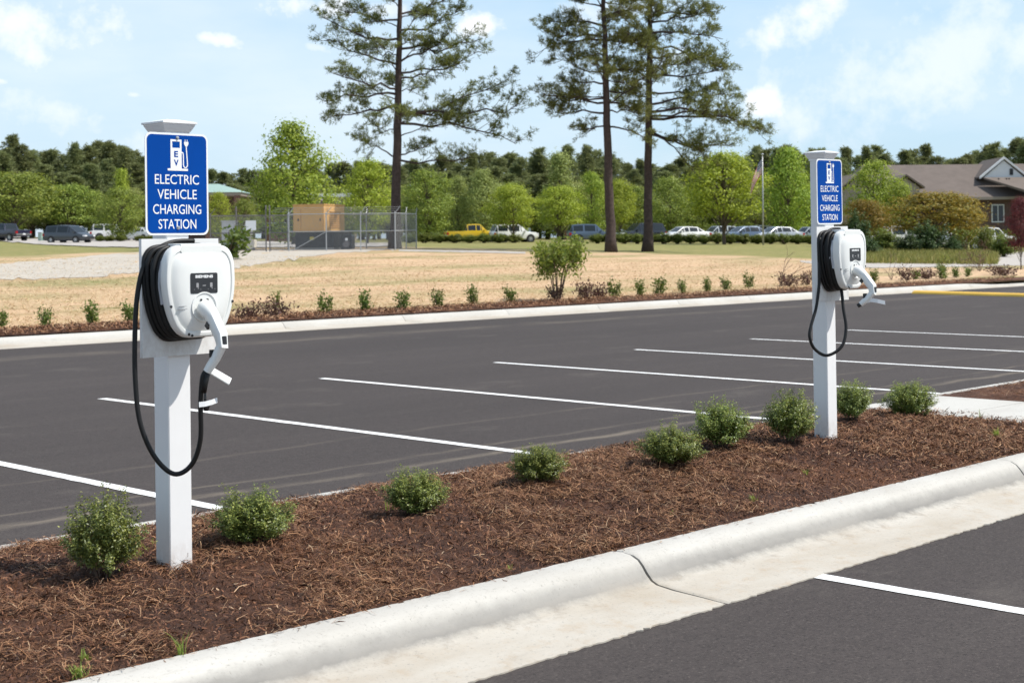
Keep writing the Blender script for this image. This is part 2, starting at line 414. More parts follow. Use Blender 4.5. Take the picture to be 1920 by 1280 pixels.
def dotc(v):
    n = N(nt, 'ShaderNodeVectorMath', operation='DOT_PRODUCT'); nt.links.new(D, n.inputs[0]); n.inputs[1].default_value = tuple(v); return n.outputs['Value']
cl = None
for (px, py, wpx, hpx, amp, rot) in ((905, 52, 62, 34, 1.0, 0), (400, 74, 90, 24, .85, .12), (1500, 28, 165, 60, 1.0, -.35), (1425, 195, 50, 32, .85, -.2), (560, 10, 150, 40, .8, .1),
                                 (30, 40, 300, 140, .85, -.1), (120, 215, 210, 70, .6, .25), (1270, 110, 70, 40, .45, 0), (2, 152, 20, 10, .7, 0), (250, 178, 22, 9, .6, 0), (585, 88, 40, 12, .5, .2), (800, 190, 170, 70, .3, 0), (1760, 110, 380, 150, .6, -.3), (1150, 20, 120, 40, .5, 0), (720, 20, 60, 25, .6, 0)):
    c = dirof(px, py)
    ax = np.cross(np.array([0, 0, 1.0]), c); ax = -ax / np.linalg.norm(ax); ay = np.cross(ax, c) * 1.0
    if ay[2] < 0: ay = -ay
    a2 = ax * math.cos(rot) - ay * math.sin(rot); b2 = ax * math.sin(rot) + ay * math.cos(rot)
    da = math_(nt, 'MULTIPLY', dotc(a2), F / wpx); db = math_(nt, 'MULTIPLY', dotc(b2), F / hpx)
    q = math_(nt, 'ADD', math_(nt, 'MULTIPLY', da, da), math_(nt, 'MULTIPLY', db, db))
    q = math_(nt, 'SUBTRACT', 1.0, math_(nt, 'SQRT', q))
    soft = hpx > 55 or amp < .5
    q = math_(nt, 'ADD', q, math_(nt, 'MULTIPLY', math_(nt, 'SUBTRACT', nv.outputs[0], .5), 3.6 if not soft else 2.6))
    q = math_(nt, 'MULTIPLY', ramp(nt, q, [(0.0, 0.0), (1.1 if soft else .9, 1.0)], 'EASE'), amp)
    cl = q if cl is None else math_(nt, 'MAXIMUM', cl, q)
veil = ramp(nt, noise(nt, 3.2, 6, .55, None, 0.0), [(.35, .0), (.75, .55)])
vn = [n for n in nt.nodes if n.type == 'TEX_NOISE'][-1]
mp = N(nt, 'ShaderNodeMapping'); mp.inputs['Scale'].default_value = (1, 1, 3.2); mp.inputs['Rotation'].default_value = (.25, .1, 0); nt.links.new(D, mp.inputs[0]); nt.links.new(mp.outputs[0], vn.inputs['Vector'])
spd = N(nt, 'ShaderNodeSeparateXYZ'); nt.links.new(D, spd.inputs[0])
low = ramp(nt, spd.outputs[2], [(.22, 1.0), (.55, .38)])
fac = math_(nt, 'MULTIPLY', math_(nt, 'MAXIMUM', cl, veil), low)
sk = mixc(nt, math_(nt, 'MULTIPLY', low, .58), sky.outputs[0], (5.6, 8.0, 10.2))
colr = mixc(nt, fac, sk, (8.9, 9.1, 9.3))
nt.links.new(colr, bg.inputs[0]); nt.links.new(bg.outputs[0], wo.inputs[0])
S.view_settings.view_transform = 'Standard'; S.view_settings.look = 'None'; S.view_settings.gamma = 1; S.view_settings.exposure = .10
S.cycles.max_bounces = 8; S.cycles.transparent_max_bounces = 16; S.cycles.use_denoising = True
# ------------------------------------------------------------------ setting
rng = np.random.default_rng(7)
def struct(name, me, mat, parent=None): return link(name, me, mat, parent, kind='structure' if parent is None else None)
# ground sheet to the horizon, far below nothing visible
struct('ground', new_mesh('ground', [(-3000, -3000, -.08), (3000, -3000, -.08), (3000, 3000, -.08), (-3000, 3000, -.08)], [(0, 1, 2, 3)]), M['soil'])
lot = struct('parking_lot', new_mesh('parking_lot', [(-90, -70, 0), (47.4, -70, 0), (47.4, KY0 + .35, 0), (-90, KY0 + .35, 0), (150, -70, 0), (150, KY0 + .35, 0)], [(0, 1, 2, 3), (1, 4, 5, 2)]), M['asphalt'])
def line_strip(name, x0, y0, x1, y1, wd, mat, seed):
    r = np.random.default_rng(seed); L = math.hypot(x1 - x0, y1 - y0); n = max(int(L / .12), 2)
    tx, ty = (x1 - x0) / L, (y1 - y0) / L; v = []; f = []
    for i in range(n + 1):
        t = L * i / n; e = r.normal(0, .0022, 2)
        for s, ee in ((-1, e[0]), (1, e[1])):
            q = s * wd / 2 + ee
            v.append((x0 + tx * t - ty * q, y0 + ty * t + tx * q, .004))
        if i: f.append((2 * i - 2, 2 * i - 1, 2 * i + 1, 2 * i))
    link(name, new_mesh(name, v, f), mat, lot)
for k in range(-2, 7):
    x = 5.31 + 2.985 * k
    line_strip('parking_line', x, 6.9, x + .02, 14.24, .108, M['white_line'], k + 50)
for k in range(-1, 6):
    x = 6.17 + 2.985 * k
    line_strip('parking_line', x + .04, -3.0, x, 3.96 if k == 0 else 3.93, .10, M['white_line'], k + 90)

# kerb and gutter profile: (offset from asphalt edge towards the bed, height)
PROF = [(0, -.05), (0, .006), (.12, .012), (.30, .020), (.40, .030), (.435, .045), (.465, .075), (.490, .108), (.515, .132), (.55, .147), (.60, .152), (.66, .150), (.665, -.05)]
def kerb_run(mb, x0, x1, y0, sgn, ends=(.006, .006), step=.16, seed=0, prof=PROF, zs=1.0, taper=None):
    r = np.random.default_rng(seed); n = max(int((x1 - x0) / step), 2); rings = []
    xs = [x0, x0 + .012] + [x0 + (x1 - x0) * i / n for i in range(1, n)] + [x1 - .012, x1]
    for i, x in enumerate(xs):
        edge = i in (0, len(xs) - 1); ring = []
        j = r.normal(0, .005)
        for k, (o, z) in enumerate(prof):
            oo = o + (j if k in (0, 1) else 0) + (0 if not edge else 0)
            zz = z * zs * (1 if taper is None else taper(x)) - (.006 if edge and z > 0 else 0) + r.normal(0, .0008)
            ring.append((x, y0 + sgn * oo, zz if z > 0 else z))
        rings.append(ring)
    if sgn < 0: rings = [rg[::-1] for rg in rings]
    mb.loft(rings, True)
mb = MB()
js = [5.43 + 3.93 * i for i in range(-6, 12)]
for i in range(len(js) - 1): kerb_run(mb, js[i] + .008, js[i + 1] - .008, 3.955, 1, seed=i, step=.025)
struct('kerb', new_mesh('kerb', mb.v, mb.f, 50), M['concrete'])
mb = MB(); js2 = [2.0 + 3.05 * i for i in range(-12, 15)] + [47.4]
for i in range(len(js2) - 1):
    tp = (lambda x: 1.0 - .55 * float(sstep(44.2, 47.2, x))) if js2[i + 1] > 44 else None
    kerb_run(mb, js2[i] + .005, js2[i + 1] - .005, KY0, 1, seed=100 + i, step=.4, taper=tp)
kerb_run(mb, 47.41, 84, KY0, 1, seed=77, step=.6, zs=.42)
struct('kerb', new_mesh('far_kerb', mb.v, mb.f, 50), M['concrete2'])
PROF2 = [(0, -.05), (0, .004), (.32, .012), (.36, .03), (.385, .12), (.405, .142), (.44, .150), (.515, .150), (.52, -.05)]
mb = MB()
for i in range(len(js) - 1): kerb_run(mb, js[i] + .005, js[i + 1] - .005, 7.42, -1, seed=200 + i, prof=PROF2, step=.3)
struct('kerb', new_mesh('island_kerb', mb.v, mb.f, 50), M['concrete2'])

# mounded mulch in the island
def snoise(x, y, s, seed=0):
    r = np.random.default_rng(seed); out = 0
    for k in range(7):
        a, b, c = r.normal(0, 1, 2).tolist() + [r.uniform(0, 6.28)]
        out = out + np.sin((a * x + b * y) * s + c)
    return out / 7
def vnoise(x, y, s, seed):
    T_ = np.random.default_rng(seed).uniform(0, 1, (256, 256)); x = np.asarray(x) * s + 1000; y = np.asarray(y) * s + 1000
    i = np.floor(x).astype(int); j = np.floor(y).astype(int); a = x - i; b = y - j; a = a * a * (3 - 2 * a); b = b * b * (3 - 2 * b)
    g = lambda p, q: T_[p % 256, q % 256]
    return (g(i, j) * (1 - a) + g(i + 1, j) * a) * (1 - b) + (g(i, j + 1) * (1 - a) + g(i + 1, j + 1) * a) * b
YB0, YB1 = 4.612, 6.905
def mulz(x, y):
    x = np.asarray(x, float); y = np.asarray(y, float)
    t = np.clip((y - YB0) / (YB1 - YB0), 0, 1)
    rise = .055 + .055 * sstep(3, 9, x) * (1 - sstep(9.5, 11, x))
    z = .142 + rise * np.sin(PI * t) ** .8 + .022 * snoise(x, y, 3.2, 1) * np.sin(PI * t) + .012 * snoise(x, y, 9, 2) * np.minimum(1, 6 * t * (1 - t)) + .006 * snoise(x, y, 26, 3)
    k = np.sin(PI * t) ** .5
    z = z + k * (.030 * (vnoise(x, y, 9, 1) - .5) + .026 * (vnoise(x, y, 22, 2) - .5) + .020 * (vnoise(x, y, 48, 3) - .5))
    for (sx, sy, sr, sh) in BUMPS: z = z + sh * np.exp(-((x - sx) ** 2 + (y - sy) ** 2) / (2 * sr * sr))
    return z
BUMPS = []
def bed(name, x0, x1, step=.035, e0=0, e1=0):
    nx = int((x1 - x0) / step); ny = int((YB1 - YB0) / step)
    X, Y = np.meshgrid(np.linspace(x0, x1, nx), np.linspace(YB0, YB1, ny))
    Y = Y + 0; e = (np.arange(ny) == 0)[:, None] * (.018 * snoise(X, X * 0, 11, 9) + .01 * snoise(X, X * 0, 40, 5)); Y = Y + e
    ed = sstep(0, .25, np.minimum(X - x0 + e0, x1 - X + e1)); Z = .148 + (mulz(X, Y) - .148) * ed +  np.random.default_rng(int(x0 * 10) + 1000).normal(0, .004, X.shape) * ed
    v = np.stack([X, Y, Z], -1).reshape(-1, 3)
    idx = np.arange(nx * ny).reshape(ny, nx)
    f = np.stack([idx[:-1, :-1], idx[:-1, 1:], idx[1:, 1:], idx[1:, :-1]], -1).reshape(-1, 4)
    return struct(name, new_mesh(name, v.tolist(), f.tolist(), True), M['mulch'])
SHPX = [(195, 1090), (475, 1025), (780, 972), (1010, 920), (1257, 890), (1352, 858), (1482, 845), (1598, 808), (1705, 793)]
SHP = [G(px, py, .21) for px, py in SHPX]
for p in SHP: BUMPS.append((p[0], p[1], .22, .03))
bed('mulch_bed', 1.2, 11.25, .018, 1); bed('mulch_bed', -9, 1.205, .06, 1, 1); bed('mulch_bed', 12.80, 30, .06)
mb = MB()
for k, (a, b) in enumerate(((4.625, 6.0), (6.012, 6.895))): mb.loft([[(11.255, a, -.03), (11.265, a, .158), (12.785, a, .150), (12.795, a, -.03)], [(11.255, b, -.03), (11.265, b, .158), (12.785, b, .150), (12.795, b, -.03)]])
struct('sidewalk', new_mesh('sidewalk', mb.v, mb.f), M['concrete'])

mb = MB(); kerb_run(mb, 0, 5.2, 0, 1, prof=[(0, -.05), (.02, .04), (.06, .10), (.12, .13), (.18, .13), (.24, .10), (.28, .04), (.30, -.05)], step=.3, seed=5)
spb = link('speed_bump', new_mesh('speed_bump', mb.v, mb.f, 50), M['yellow_line'], label='long yellow painted bump lying across the lot entrance at the right edge', cat='speed bump')
spb.scale = (1, 1, .72); spb.location = (39.6, 22.1, 0); spb.rotation_euler = (0, 0, -PI / 2 - .187)
# loose straw and chips on the mulch
def strips(cx, cy, zf, L, W, ang, tilt, lift, bend=0.15):
    n = len(cx); dx, dy = np.cos(ang), np.sin(ang); dz = np.sin(tilt); ch = np.cos(tilt)
    d = np.stack([dx * ch, dy * ch, dz], -1); s = np.stack([-dy, dx, rng.normal(0, .35, n)], -1)
    z = zf + lift + np.abs(dz) * L * .35
    c = np.stack([cx, cy, z], -1)
    a = c - d * L[:, None] / 2; b = c + d * L[:, None] / 2; w_ = s * W[:, None] / 2
    m = c + s * (rng.normal(0, bend, n) * L)[:, None] * .5 + np.array([0, 0, 1.0]) * (np.abs(rng.normal(0, .06, n)) * L)[:, None]
    return np.stack([a - w_, a + w_, m + w_, b + w_ * .6, b - w_ * .6, m - w_], 1).reshape(-1, 3)
def straw_patch(n, x0, x1, dens):
    x = rng.uniform(x0, x1, n * 3); y = rng.uniform(YB0 + .03, YB1 - .02, n * 3)
    k = snoise(x, y, 3.0, 31) * 1.6 + snoise(x, y, 9.0, 32) * .8
    keep = rng.uniform(0, 1, n * 3) < np.clip(.06 + .95 * k + dens, .03, 1)
    x, y = x[keep][:n], y[keep][:n]; m = len(x)
    L = rng.uniform(.02, .08, m); W = rng.uniform(.0011, .0025, m) * (1 + (x > 8) * .6)
    return strips(x, y, mulz(x, y), L, W, rng.uniform(0, 6.28, m), rng.normal(0, .28, m), rng.uniform(.0, .022, m))
v = np.concatenate([straw_patch(165000, 1.5, 11.2, .27), straw_patch(9000, 12.85, 20, .3), straw_patch(16000, -5, 1.5, .2)])
sx_ = rng.uniform(1.5, 11.2, 420); sy_ = YB0 - np.abs(rng.normal(0, .035, 420)) + .01
v = np.concatenate([v, strips(sx_, sy_, np.full(420, .153), rng.uniform(.02, .07, 420), rng.uniform(.0012, .003, 420), rng.uniform(0, 6.28, 420), rng.normal(0, .1, 420), rng.uniform(.001, .005, 420))])
link('pine_straw', np_mesh('pine_straw', v, 6), M['strawbits'], label='loose brown pine straw strewn over the dark mulch', cat='pine straw', kind='stuff')
n = 60000; x = rng.uniform(1.5, 11.2, n); y = rng.uniform(YB0 + .01, YB1 - .02, n)
v = strips(x, y, mulz(x, y), rng.uniform(.006, .024, n) * np.where(rng.uniform(0, 1, n) < .04, 2.0, 1), rng.uniform(.002, .007, n), rng.uniform(0, 6.28, n), rng.normal(0, .5, n), rng.uniform(.002, .014, n))
link('bark_chips', np_mesh('bark_chips', v, 6), M['chips'], label='small bark chips and wood shreds lying in the mulch', cat='bark chips', kind='stuff')

# field beyond the lot
def kerb_d(u): return KY1 / (YA[2] + u * YA[0])
us = np.linspace(-.47, .42, 240); ts = np.linspace(0, 1, 260) ** 1.15
U, T = np.meshgrid(us, ts); D0 = KY1 / np.maximum(U * (RIGHT[1]) + FWD[1], .05); D0 = np.minimum(D0, 400)
DD = D0 * (1200 / D0) ** T
X = RIGHT[0] * U * DD + FWD[0] * DD; Y = RIGHT[1] * U * DD + FWD[1] * DD
Z = terr(X, Y) + .03 * snoise(X, Y, .9, 12) * sstep(1.5, 8, Y - KY1)
idx = np.arange(X.size).reshape(X.shape)
f = np.stack([idx[:-1, :-1], idx[:-1, 1:], idx[1:, 1:], idx[1:, :-1]], -1).reshape(-1, 4)
me = new_mesh('field', np.stack([X, Y, Z], -1).reshape(-1, 3).tolist(), f.tolist(), True)
PX = CX + F * U; PY = CY + (CAMH - Z) * F / DD - .0097 * (PX - CX)
lo = np.interp(PX, [0, 260, 440, 745, 1150, 1520, 1640, 1920], [480, 470, 463, 462, 471, 484, 492, 482])
hi = np.interp(PX, [0, 260, 440, 745, 1150, 1520, 1640, 1920], [400, 400, 400, 400, 400, 400, 400, 400])
nz = 3.0 * snoise(X, Y, .7, 77)
vg = sstep(3.5, 0, PY + nz - lo) * 1.0
gg = 0 * PX
for (ex_, ey_, ew_, eh_, ea_) in ((130, 531, 190, 8, 1), (570, 490, 70, 7, .9), (60, 556, 120, 9, .6), (470, 521, 70, 6, .7), (700, 520, 70, 5, .6), (520, 546, 60, 6, .7), (900, 500, 90, 4, .4), (330, 500, 90, 6, .6), (1400, 520, 80, 5, .3)):
    gg = np.maximum(gg, ea_ * np.exp(-((PX - ex_) / ew_) ** 2 - ((PY + 2 * nz - ey_) / eh_) ** 2))
at = me.attributes.new('green', 'FLOAT', 'POINT'); at.data.foreach_set('value', gg.reshape(-1).astype(np.float32))
at = me.attributes.new('verge', 'FLOAT', 'POINT'); at.data.foreach_set('value', vg.reshape(-1).astype(np.float32))
struct('field', me, M['straw'])
def strip_px(name, near, far, mat, n=80, m=10, dz=.014, jit=.8, seed=1):
    x0, x1 = near[0][0], near[-1][0]; vs = []; fs = []
    r = np.random.default_rng(seed)
    for i in range(n + 1):
        px = x0 + (x1 - x0) * i / n
        a = np.interp(px, [p[0] for p in near], [p[1] for p in near]) + r.normal(0, jit); b = np.interp(px, [p[0] for p in far], [p[1] for p in far]) + r.normal(0, jit * .4)
        for j in range(m + 1):
            p = TG(px, a + (b - a) * j / m); vs.append((p[0], p[1], p[2] + dz + .03 * snoise(p[0], p[1], .9, 12)))
    for i in range(n):
        for j in range(m):
            q = i * (m + 1) + j; fs.append((q, q + m + 1, q + m + 2, q + 1))
    return struct(name, new_mesh(name, vs, fs, True), mat)
strip_px('gravel_drive', [(-90, 527), (0, 525), (90, 523), (180, 519), (260, 513), (440, 503), (540, 488), (640, 474), (738, 470)], [(-90, 501), (0, 495), (88, 488), (175, 480), (260, 473), (440, 469), (560, 467.5), (738, 467)], M['gravel'], jit=1.3)
strip_px('road', [(-90, 450), (0, 453), (90, 460), (180, 463.5), (300, 465.5), (440, 466), (560, 464.5), (738, 463.5)], [(-90, 447), (0, 447.5), (90, 448), (180, 448), (300, 449), (440, 452), (560, 455.5), (738, 456.5)], M['road'], jit=.3, dz=.06)
strip_px('road', [(1500, 491), (1560, 500), (1640, 503), (1760, 501), (1850, 499), (1960, 497)], [(1500, 489), (1560, 491), (1640, 489), (1760, 484), (1850, 478), (1960, 470)], M['road'], jit=.3)
strip_px('path', [(748, 471), (860, 473.5), (985, 476)], [(748, 468.5), (860, 470.5), (985, 473)], M['road'], jit=.2, n=30, m=4)
# mulch strip behind the far kerb
xs = np.arange(-30, 85, .12); vs = []; fs = []
W_ = 1.5 + .25 * snoise(xs, xs * 0, 1.1, 4) + .12 * snoise(xs, xs * 0, 4, 5)
for i, x in enumerate(xs):
    for j in range(7):
        y = KY1 + .03 + W_[i] * j / 6
        vs.append((x, y, float(terr(x, y)) + .035 * math.sin(PI * min(1, (j + .4) / 6.4)) + .02 + .012 * float(snoise(x, y, 7, 8))))
    if i:
        for j in range(6): q = i * 7 + j; fs.append((q - 7, q, q + 1, q - 6))
M['mulch2'] = M['mulch']
struct('mulch_strip', new_mesh('mulch_strip', vs, fs, True), M['mulch2'])
# dry blades over the field so the straw has a nap
n = 60000; px = rng.uniform(-30, 1600, n); u = (px - CX) / F; d0 = (KY1 + 1.6) / (u * RIGHT[1] + FWD[1]); d = d0 + rng.uniform(0, 1, n) ** 1.6 * (70 - d0)
x = RIGHT[0] * u * d + FWD[0] * d; y = RIGHT[1] * u * d + FWD[1] * d
v = strips(x, y, terr(x, y) + .03 * snoise(x, y, .9, 12) * sstep(1.5, 8, y - KY1), rng.uniform(.04, .14, n), rng.uniform(.004, .010, n), rng.uniform(0, 6.28, n), rng.normal(0, .35, n), rng.uniform(0, .012, n))
link('straw_blades', np_mesh('straw_blades', v, 6), M['dry'], label='loose dry straw blades lying on the pale field', cat='straw', kind='stuff')

n = 22000; px = rng.uniform(-20, 1900, n); u = (px - CX) / F; yy = KY1 + .03 + rng.uniform(0, 1.55, n); d = yy / (u * RIGHT[1] + FWD[1])
x = RIGHT[0] * u * d + FWD[0] * d; y = RIGHT[1] * u * d + FWD[1] * d
v = strips(x, y, terr(x, y) + .04, rng.uniform(.05, .14, n), rng.uniform(.006, .014, n), rng.uniform(0, 6.28, n), rng.normal(0, .35, n), rng.uniform(0, .03, n))
link('pine_straw', np_mesh('pine_straw', v, 6), M['strawbits'], label='reddish pine straw strewn along the strip behind the far kerb', cat='pine straw', kind='stuff')
# ------------------------------------------------------------------ lettering
def text_verts(s, height=None, width=None, bold=0.0, extrude=0.0):
    cu = bpy.data.curves.new('lettering', 'FONT'); cu.body = s; cu.align_x = 'CENTER'; cu.align_y = 'CENTER'; cu.offset = bold; cu.extrude = extrude; cu.resolution_u = 4
    o = bpy.data.objects.new('lettering_tmp', cu); COL.objects.link(o)
    dg = bpy.context.evaluated_depsgraph_get(); dg.update()
    me = bpy.data.meshes.new_from_object(o.evaluated_get(dg))
    vs = np.array([v.co[:] for v in me.vertices]); fs = [tuple(p.vertices) for p in me.polygons]
    bpy.data.objects.remove(o); bpy.data.curves.remove(cu); bpy.data.meshes.remove(me)
    mn, mx = vs.min(0), vs.max(0); vs[:, :2] -= (mn[:2] + mx[:2]) / 2
    sz = mx - mn
    if height: vs[:, 1] *= height / sz[1]
    if width: vs[:, 0] *= width / sz[0]
    return vs, fs
def put_text(mb, s, cx, y, cz, height, width, bold=0.0, mi=0):     # on a plane facing -y
    vs, fs = text_verts(s, height, width, bold)
    mb.add([(cx + a, y, cz + b) for a, b, c in vs], fs, mi)

# ------------------------------------------------------------------ charging station
OUT = [(0, .200), (.09, .200), (.140, .186), (.168, .145), (.176, .09), (.176, .02), (.164, -.055), (.141, -.125), (.112, -.172), (.072, -.197), (0, -.2)]
def shell_outline(sc=1.0, n=4, sx=None):
    pts = OUT + [(-x, z) for x, z in OUT[-2:0:-1]]
    c = catmull([(x, z, 0) for x, z in pts], n, True)
    return [(p.x * (sx or sc), p.y * sc) for p in c]
CZ = 1.235                                          # charger centre above the mulch
def ring(y, sc, dz=0.0, sx=None): return [(x, -y, CZ + z + dz) for x, z in shell_outline(sc, 4, sx)]
def make_station(variant, loc, label, lean):
    t = thing('charging_station', label, 'charging station', loc, 0, 'electric vehicle charging stations')
    t.rotation_euler = (0, lean, 0)
    a = .0575
    mb = MB(); c = .004
    prof = [(-a + c, -a), (a - c, -a), (a, -a + c), (a, a - c), (a - c, a), (-a + c, a), (-a, a - c), (-a, -a + c)]
    mb.loft([[(x, y, z) for x, y in prof] for z in (-.12, .3, .9, 1.5, 1.94)]); mb.build('post', M['post'], t)
    mb = MB()
    sq = lambda h, z: [(-h, -h, z), (h, -h, z), (h, h, z), (-h, h, z)]
    mb.loft([sq(.062, 1.918), sq(.0625, 1.930), sq(.066, 1.934), sq(.073, 1.946), sq(.079, 1.958), sq(.081, 1.962), sq(.081, 1.966), sq(.088, 1.968), sq(.088, 1.976), sq(.03, 1.988)]); mb.build('post_cap', M['white_pvc'], t)
    # backing board
    mb = MB(); mb.box(-.197, .197, -a - .022, -a - .001, .95, 1.462); mb.build('mounting_board', M['board'], t)
    # sign
    sy = -a - .004; sx0 = -.004; sz = 1.702; SW, SH = .322, .448
    mb = MB(); mb.prism(rrect(SW, SH, .03, 6, sx0, sz), sy - .003, sy); sg = mb.build('sign_panel', M['signwhite'], t)
    fy = sy - .0042
    mb = MB(); mb.add([(x, fy, z) for x, z in rrect(SW - .018, SH - .018, .024, 6, sx0, sz)], [tuple(range(28))]); mb.build('blue_field', M['signblue'], sg)
    ty = fy - .0008; top = sz + SH / 2; left = sx0 - SW / 2
    for s, v, wx in (('ELECTRIC', .455, .70), ('VEHICLE', .600, .625), ('CHARGING', .747, .765), ('STATION', .892, .60)):
        mb = MB(); put_text(mb, s, sx0 - .002, ty, top - v * SH, .0425, wx * SW, .004); mb.build('lettering', M['signwhite'], sg)
    px = lambda u: left + (u - 300) / 500 * SW; pz = lambda v: top - (v - 210) / 825 * SH
    mb = MB()
    rect = lambda u0, u1, v0, v1, y=ty: mb.add([(px(u0), y, pz(v1)), (px(u1), y, pz(v1)), (px(u1), y, pz(v0)), (px(u0), y, pz(v0))], [(0, 1, 2, 3)])
    rect(497, 585, 262, 278); rect(497, 511, 278, 330); rect(571, 585, 278, 330); rect(497, 585, 330, 497); rect(473, 634, 497, 515)
    def hose(pts, w):
        pts = catmull([(px(u), pz(v), 0) for u, v in pts], 5); vs = []
        for i, p in enumerate(pts):
            tg = (pts[min(i + 1, len(pts) - 1)] - pts[max(i - 1, 0)]).normalized(); nn = Vector((-tg.y, tg.x)) * w / 2
            vs += [(p.x - nn.x, ty, p.y - nn.y), (p.x + nn.x, ty, p.y + nn.y)]
        mb.add(vs, [(2 * i, 2 * i + 2, 2 * i + 3, 2 * i + 1) for i in range(len(pts) - 1)])
    hose([(585, 366), (594, 368), (598, 385), (599, 440), (600, 475), (614, 489), (629, 475), (630, 440), (626, 380), (622, 310)], .0052)
    mb.add([(px(u), ty - .0003, pz(v)) for u, v in ((605, 278), (640, 278), (640, 296), (630, 316), (615, 316), (605, 296))], [(0, 1, 2, 3, 4, 5)])
    rect(611, 616, 260, 278); rect(628, 633, 260, 278)
    sym = mb.build('pump_symbol', M['signwhite'], sg)
    mb = MB(); put_text(mb, 'E', px(541), ty - .0006, pz(380), .027, .020, .03); put_text(mb, 'V', px(541), ty - .0006, pz(450), .027, .024, .03); mb.build('symbol_lettering', M['signblue'], sg)
    for zz in (pz(248), pz(975)):
        mb = MB(); mb.lathe([(.0085, 0), (.0085, .002), (.006, .002), (.006, .006), (.0001, .007)], 12, Matrix.Translation((px(553), sy - .004, zz)) @ Matrix.Rotation(PI / 2, 4, 'X')); mb.build('bolt', M['steel'], sg, 40)
    # wrap drum, coil
    y0 = a + .022
    mb = MB(); mb.loft([ring(y0 + .001, .80), ring(y0 + .11, .80)]); mb.build('cable_drum', M['hub'], t, 40)
    mb = MB()
    cr = np.random.default_rng(variant + 4)
    for k, (dy, sc, dx, dz) in enumerate(((.013, 1.06, -.012, -.004), (.034, 1.03, -.008, .000), (.053, .985, -.004, -.006), (.071, 1.02, -.006, -.004), (.088, .97, -.002, -.007), (.100, .93, 0, -.002), (.045, .93, .0, .004), (.078, .92, .0, .0))):
        o = shell_outline(sc * .985, 5); pts = []
        for i, (x, z) in enumerate(o):
            th = i / len(o) * 2 * PI
            lowf = max(0, -z / .2)
            pts.append((x + dx + .003 * math.sin(3 * th + k), -(y0 + dy + .004 * math.sin(2 * th + k * 1.7)), CZ + z * (1.0 - .02 * lowf - .045 * max(0, z / .2)) + dz + .002 * math.sin(5 * th + k)))
        pts.append(pts[0]); mb.tube(pts, .0108, 8, False)
    mb.build('coiled_cable', M['rubber'], t, True)
    # housing shell
    mb = MB()
    mb.loft([ring(y0 + .108, .955), ring(y0 + .110, .985), ring(y0 + .120, .998), ring(y0 + .140, 1.0), ring(y0 + .151, .992), ring(y0 + .157, .972), ring(y0 + .159, .95), ring(y0 + .1595, .885), ring(y0 + .154, .868), ring(y0 + .157, .845),
             ring(y0 + .166, .77, .004), ring(y0 + .172, .66, .012), ring(y0 + .175, .5, .018), ring(y0 + .1755, .2, .018)])
    hs = mb.build('housing', M['shell'], t, 32)
    yf = y0 + .1755
    mb = MB(); mb.loft([[(x, -(y0 + yy), CZ + z) for x, z in ((-.098, .196), (.098, .196), (.105, .176), (.098, .160), (-.098, .160), (-.105, .176))] for yy in (.112, .161)]); mb.loft([[(-.102, -(y0 + .06), CZ + .188), (.102, -(y0 + .06), CZ + .188), (.102, -(y0 + .06), CZ + .206), (-.102, -(y0 + .06), CZ + .206)], [(-.102, -(y0 + .157), CZ + .188), (.102, -(y0 + .157), CZ + .188), (.102, -(y0 + .157), CZ + .203), (-.102, -(y0 + .157), CZ + .203)]]); mb.build('top_tab', M['shell'], hs)
    mb = MB(); mb.prism(rrect(.138, .088, .007, 3, 0, CZ + .034), -(yf + .0015), -(yf - .012)); dsp = mb.build('display', M['disp'], hs)
    mb = MB(); put_text(mb, 'SIEMENS', 0, -(yf + .0022), CZ + .063, .0125, .090, .045); mb.build('lettering', M['signwhite'], hs)
    mb = MB()
    for cx in (-.034, .036):
        mb.prism(rrect(.012, .020, .003, 2, cx, CZ + .026), -(yf + .0021), -(yf + .0017)); mb.prism(rrect(.005, .004, .001, 1, cx + .004, CZ + .012), -(yf + .0021), -(yf + .0017))
    mb.prism(rrect(.016, .004, .001, 1, 0, CZ + .024), -(yf + .0021), -(yf + .0017))
    for cx in (-.05, -.018, .02, .054): mb.prism(rrect(.004, .002, .0005, 1, cx, CZ + .008), -(yf + .0021), -(yf + .0017))
    mb.build('display_icons', M['ink'], hs)
    mb = MB()
    for zz, wd in ((-.062, .036), (-.074, .048)):
        for q in range(9): mb.prism(rrect(wd / 12, .0022, .0004, 1, -.104 + wd * (q - 4) / 9, CZ + zz + .0006 * math.sin(q * 2.1)), -(y0 + .1728), -(y0 + .166))
    mb.build('printed_note', M['ink'], hs)
    for (sx, szz) in ((-.155, -.062), (.158, -.05), (-.068, -.184), (-.052, -.190)):
        mb = MB(); mb.lathe([(.006, 0), (.006, .003), (.0001, .0035)], 10, Matrix.Translation((sx, -(y0 + .158), CZ + szz)) @ Matrix.Rotation(PI / 2, 4, 'X')); mb.build('screw', M['blackp'], hs)
    # holster bowl
    hz = CZ - .068
    mb = MB(); T = Matrix.Translation((0, -(yf - .004), hz)) @ Matrix.Rotation(PI / 2, 4, 'X')
    mb.lathe([(.001, -.004), (.046, -.003), (.055, .002), (.059, .008), (.064, .008), (.066, .002), (.066, -.02)], 28, T); hol = mb.build('holster', M['shell'], hs, 40)
    for dx in (-.016, .016):
        mb = MB(); mb.lathe([(.0055, 0), (.0055, .002), (.0001, .0022)], 10, Matrix.Translation((dx, -(yf + .0005), hz + .030)) @ Matrix.Rotation(PI / 2, 4, 'X')); mb.build('screw', M['blackp'], hs)
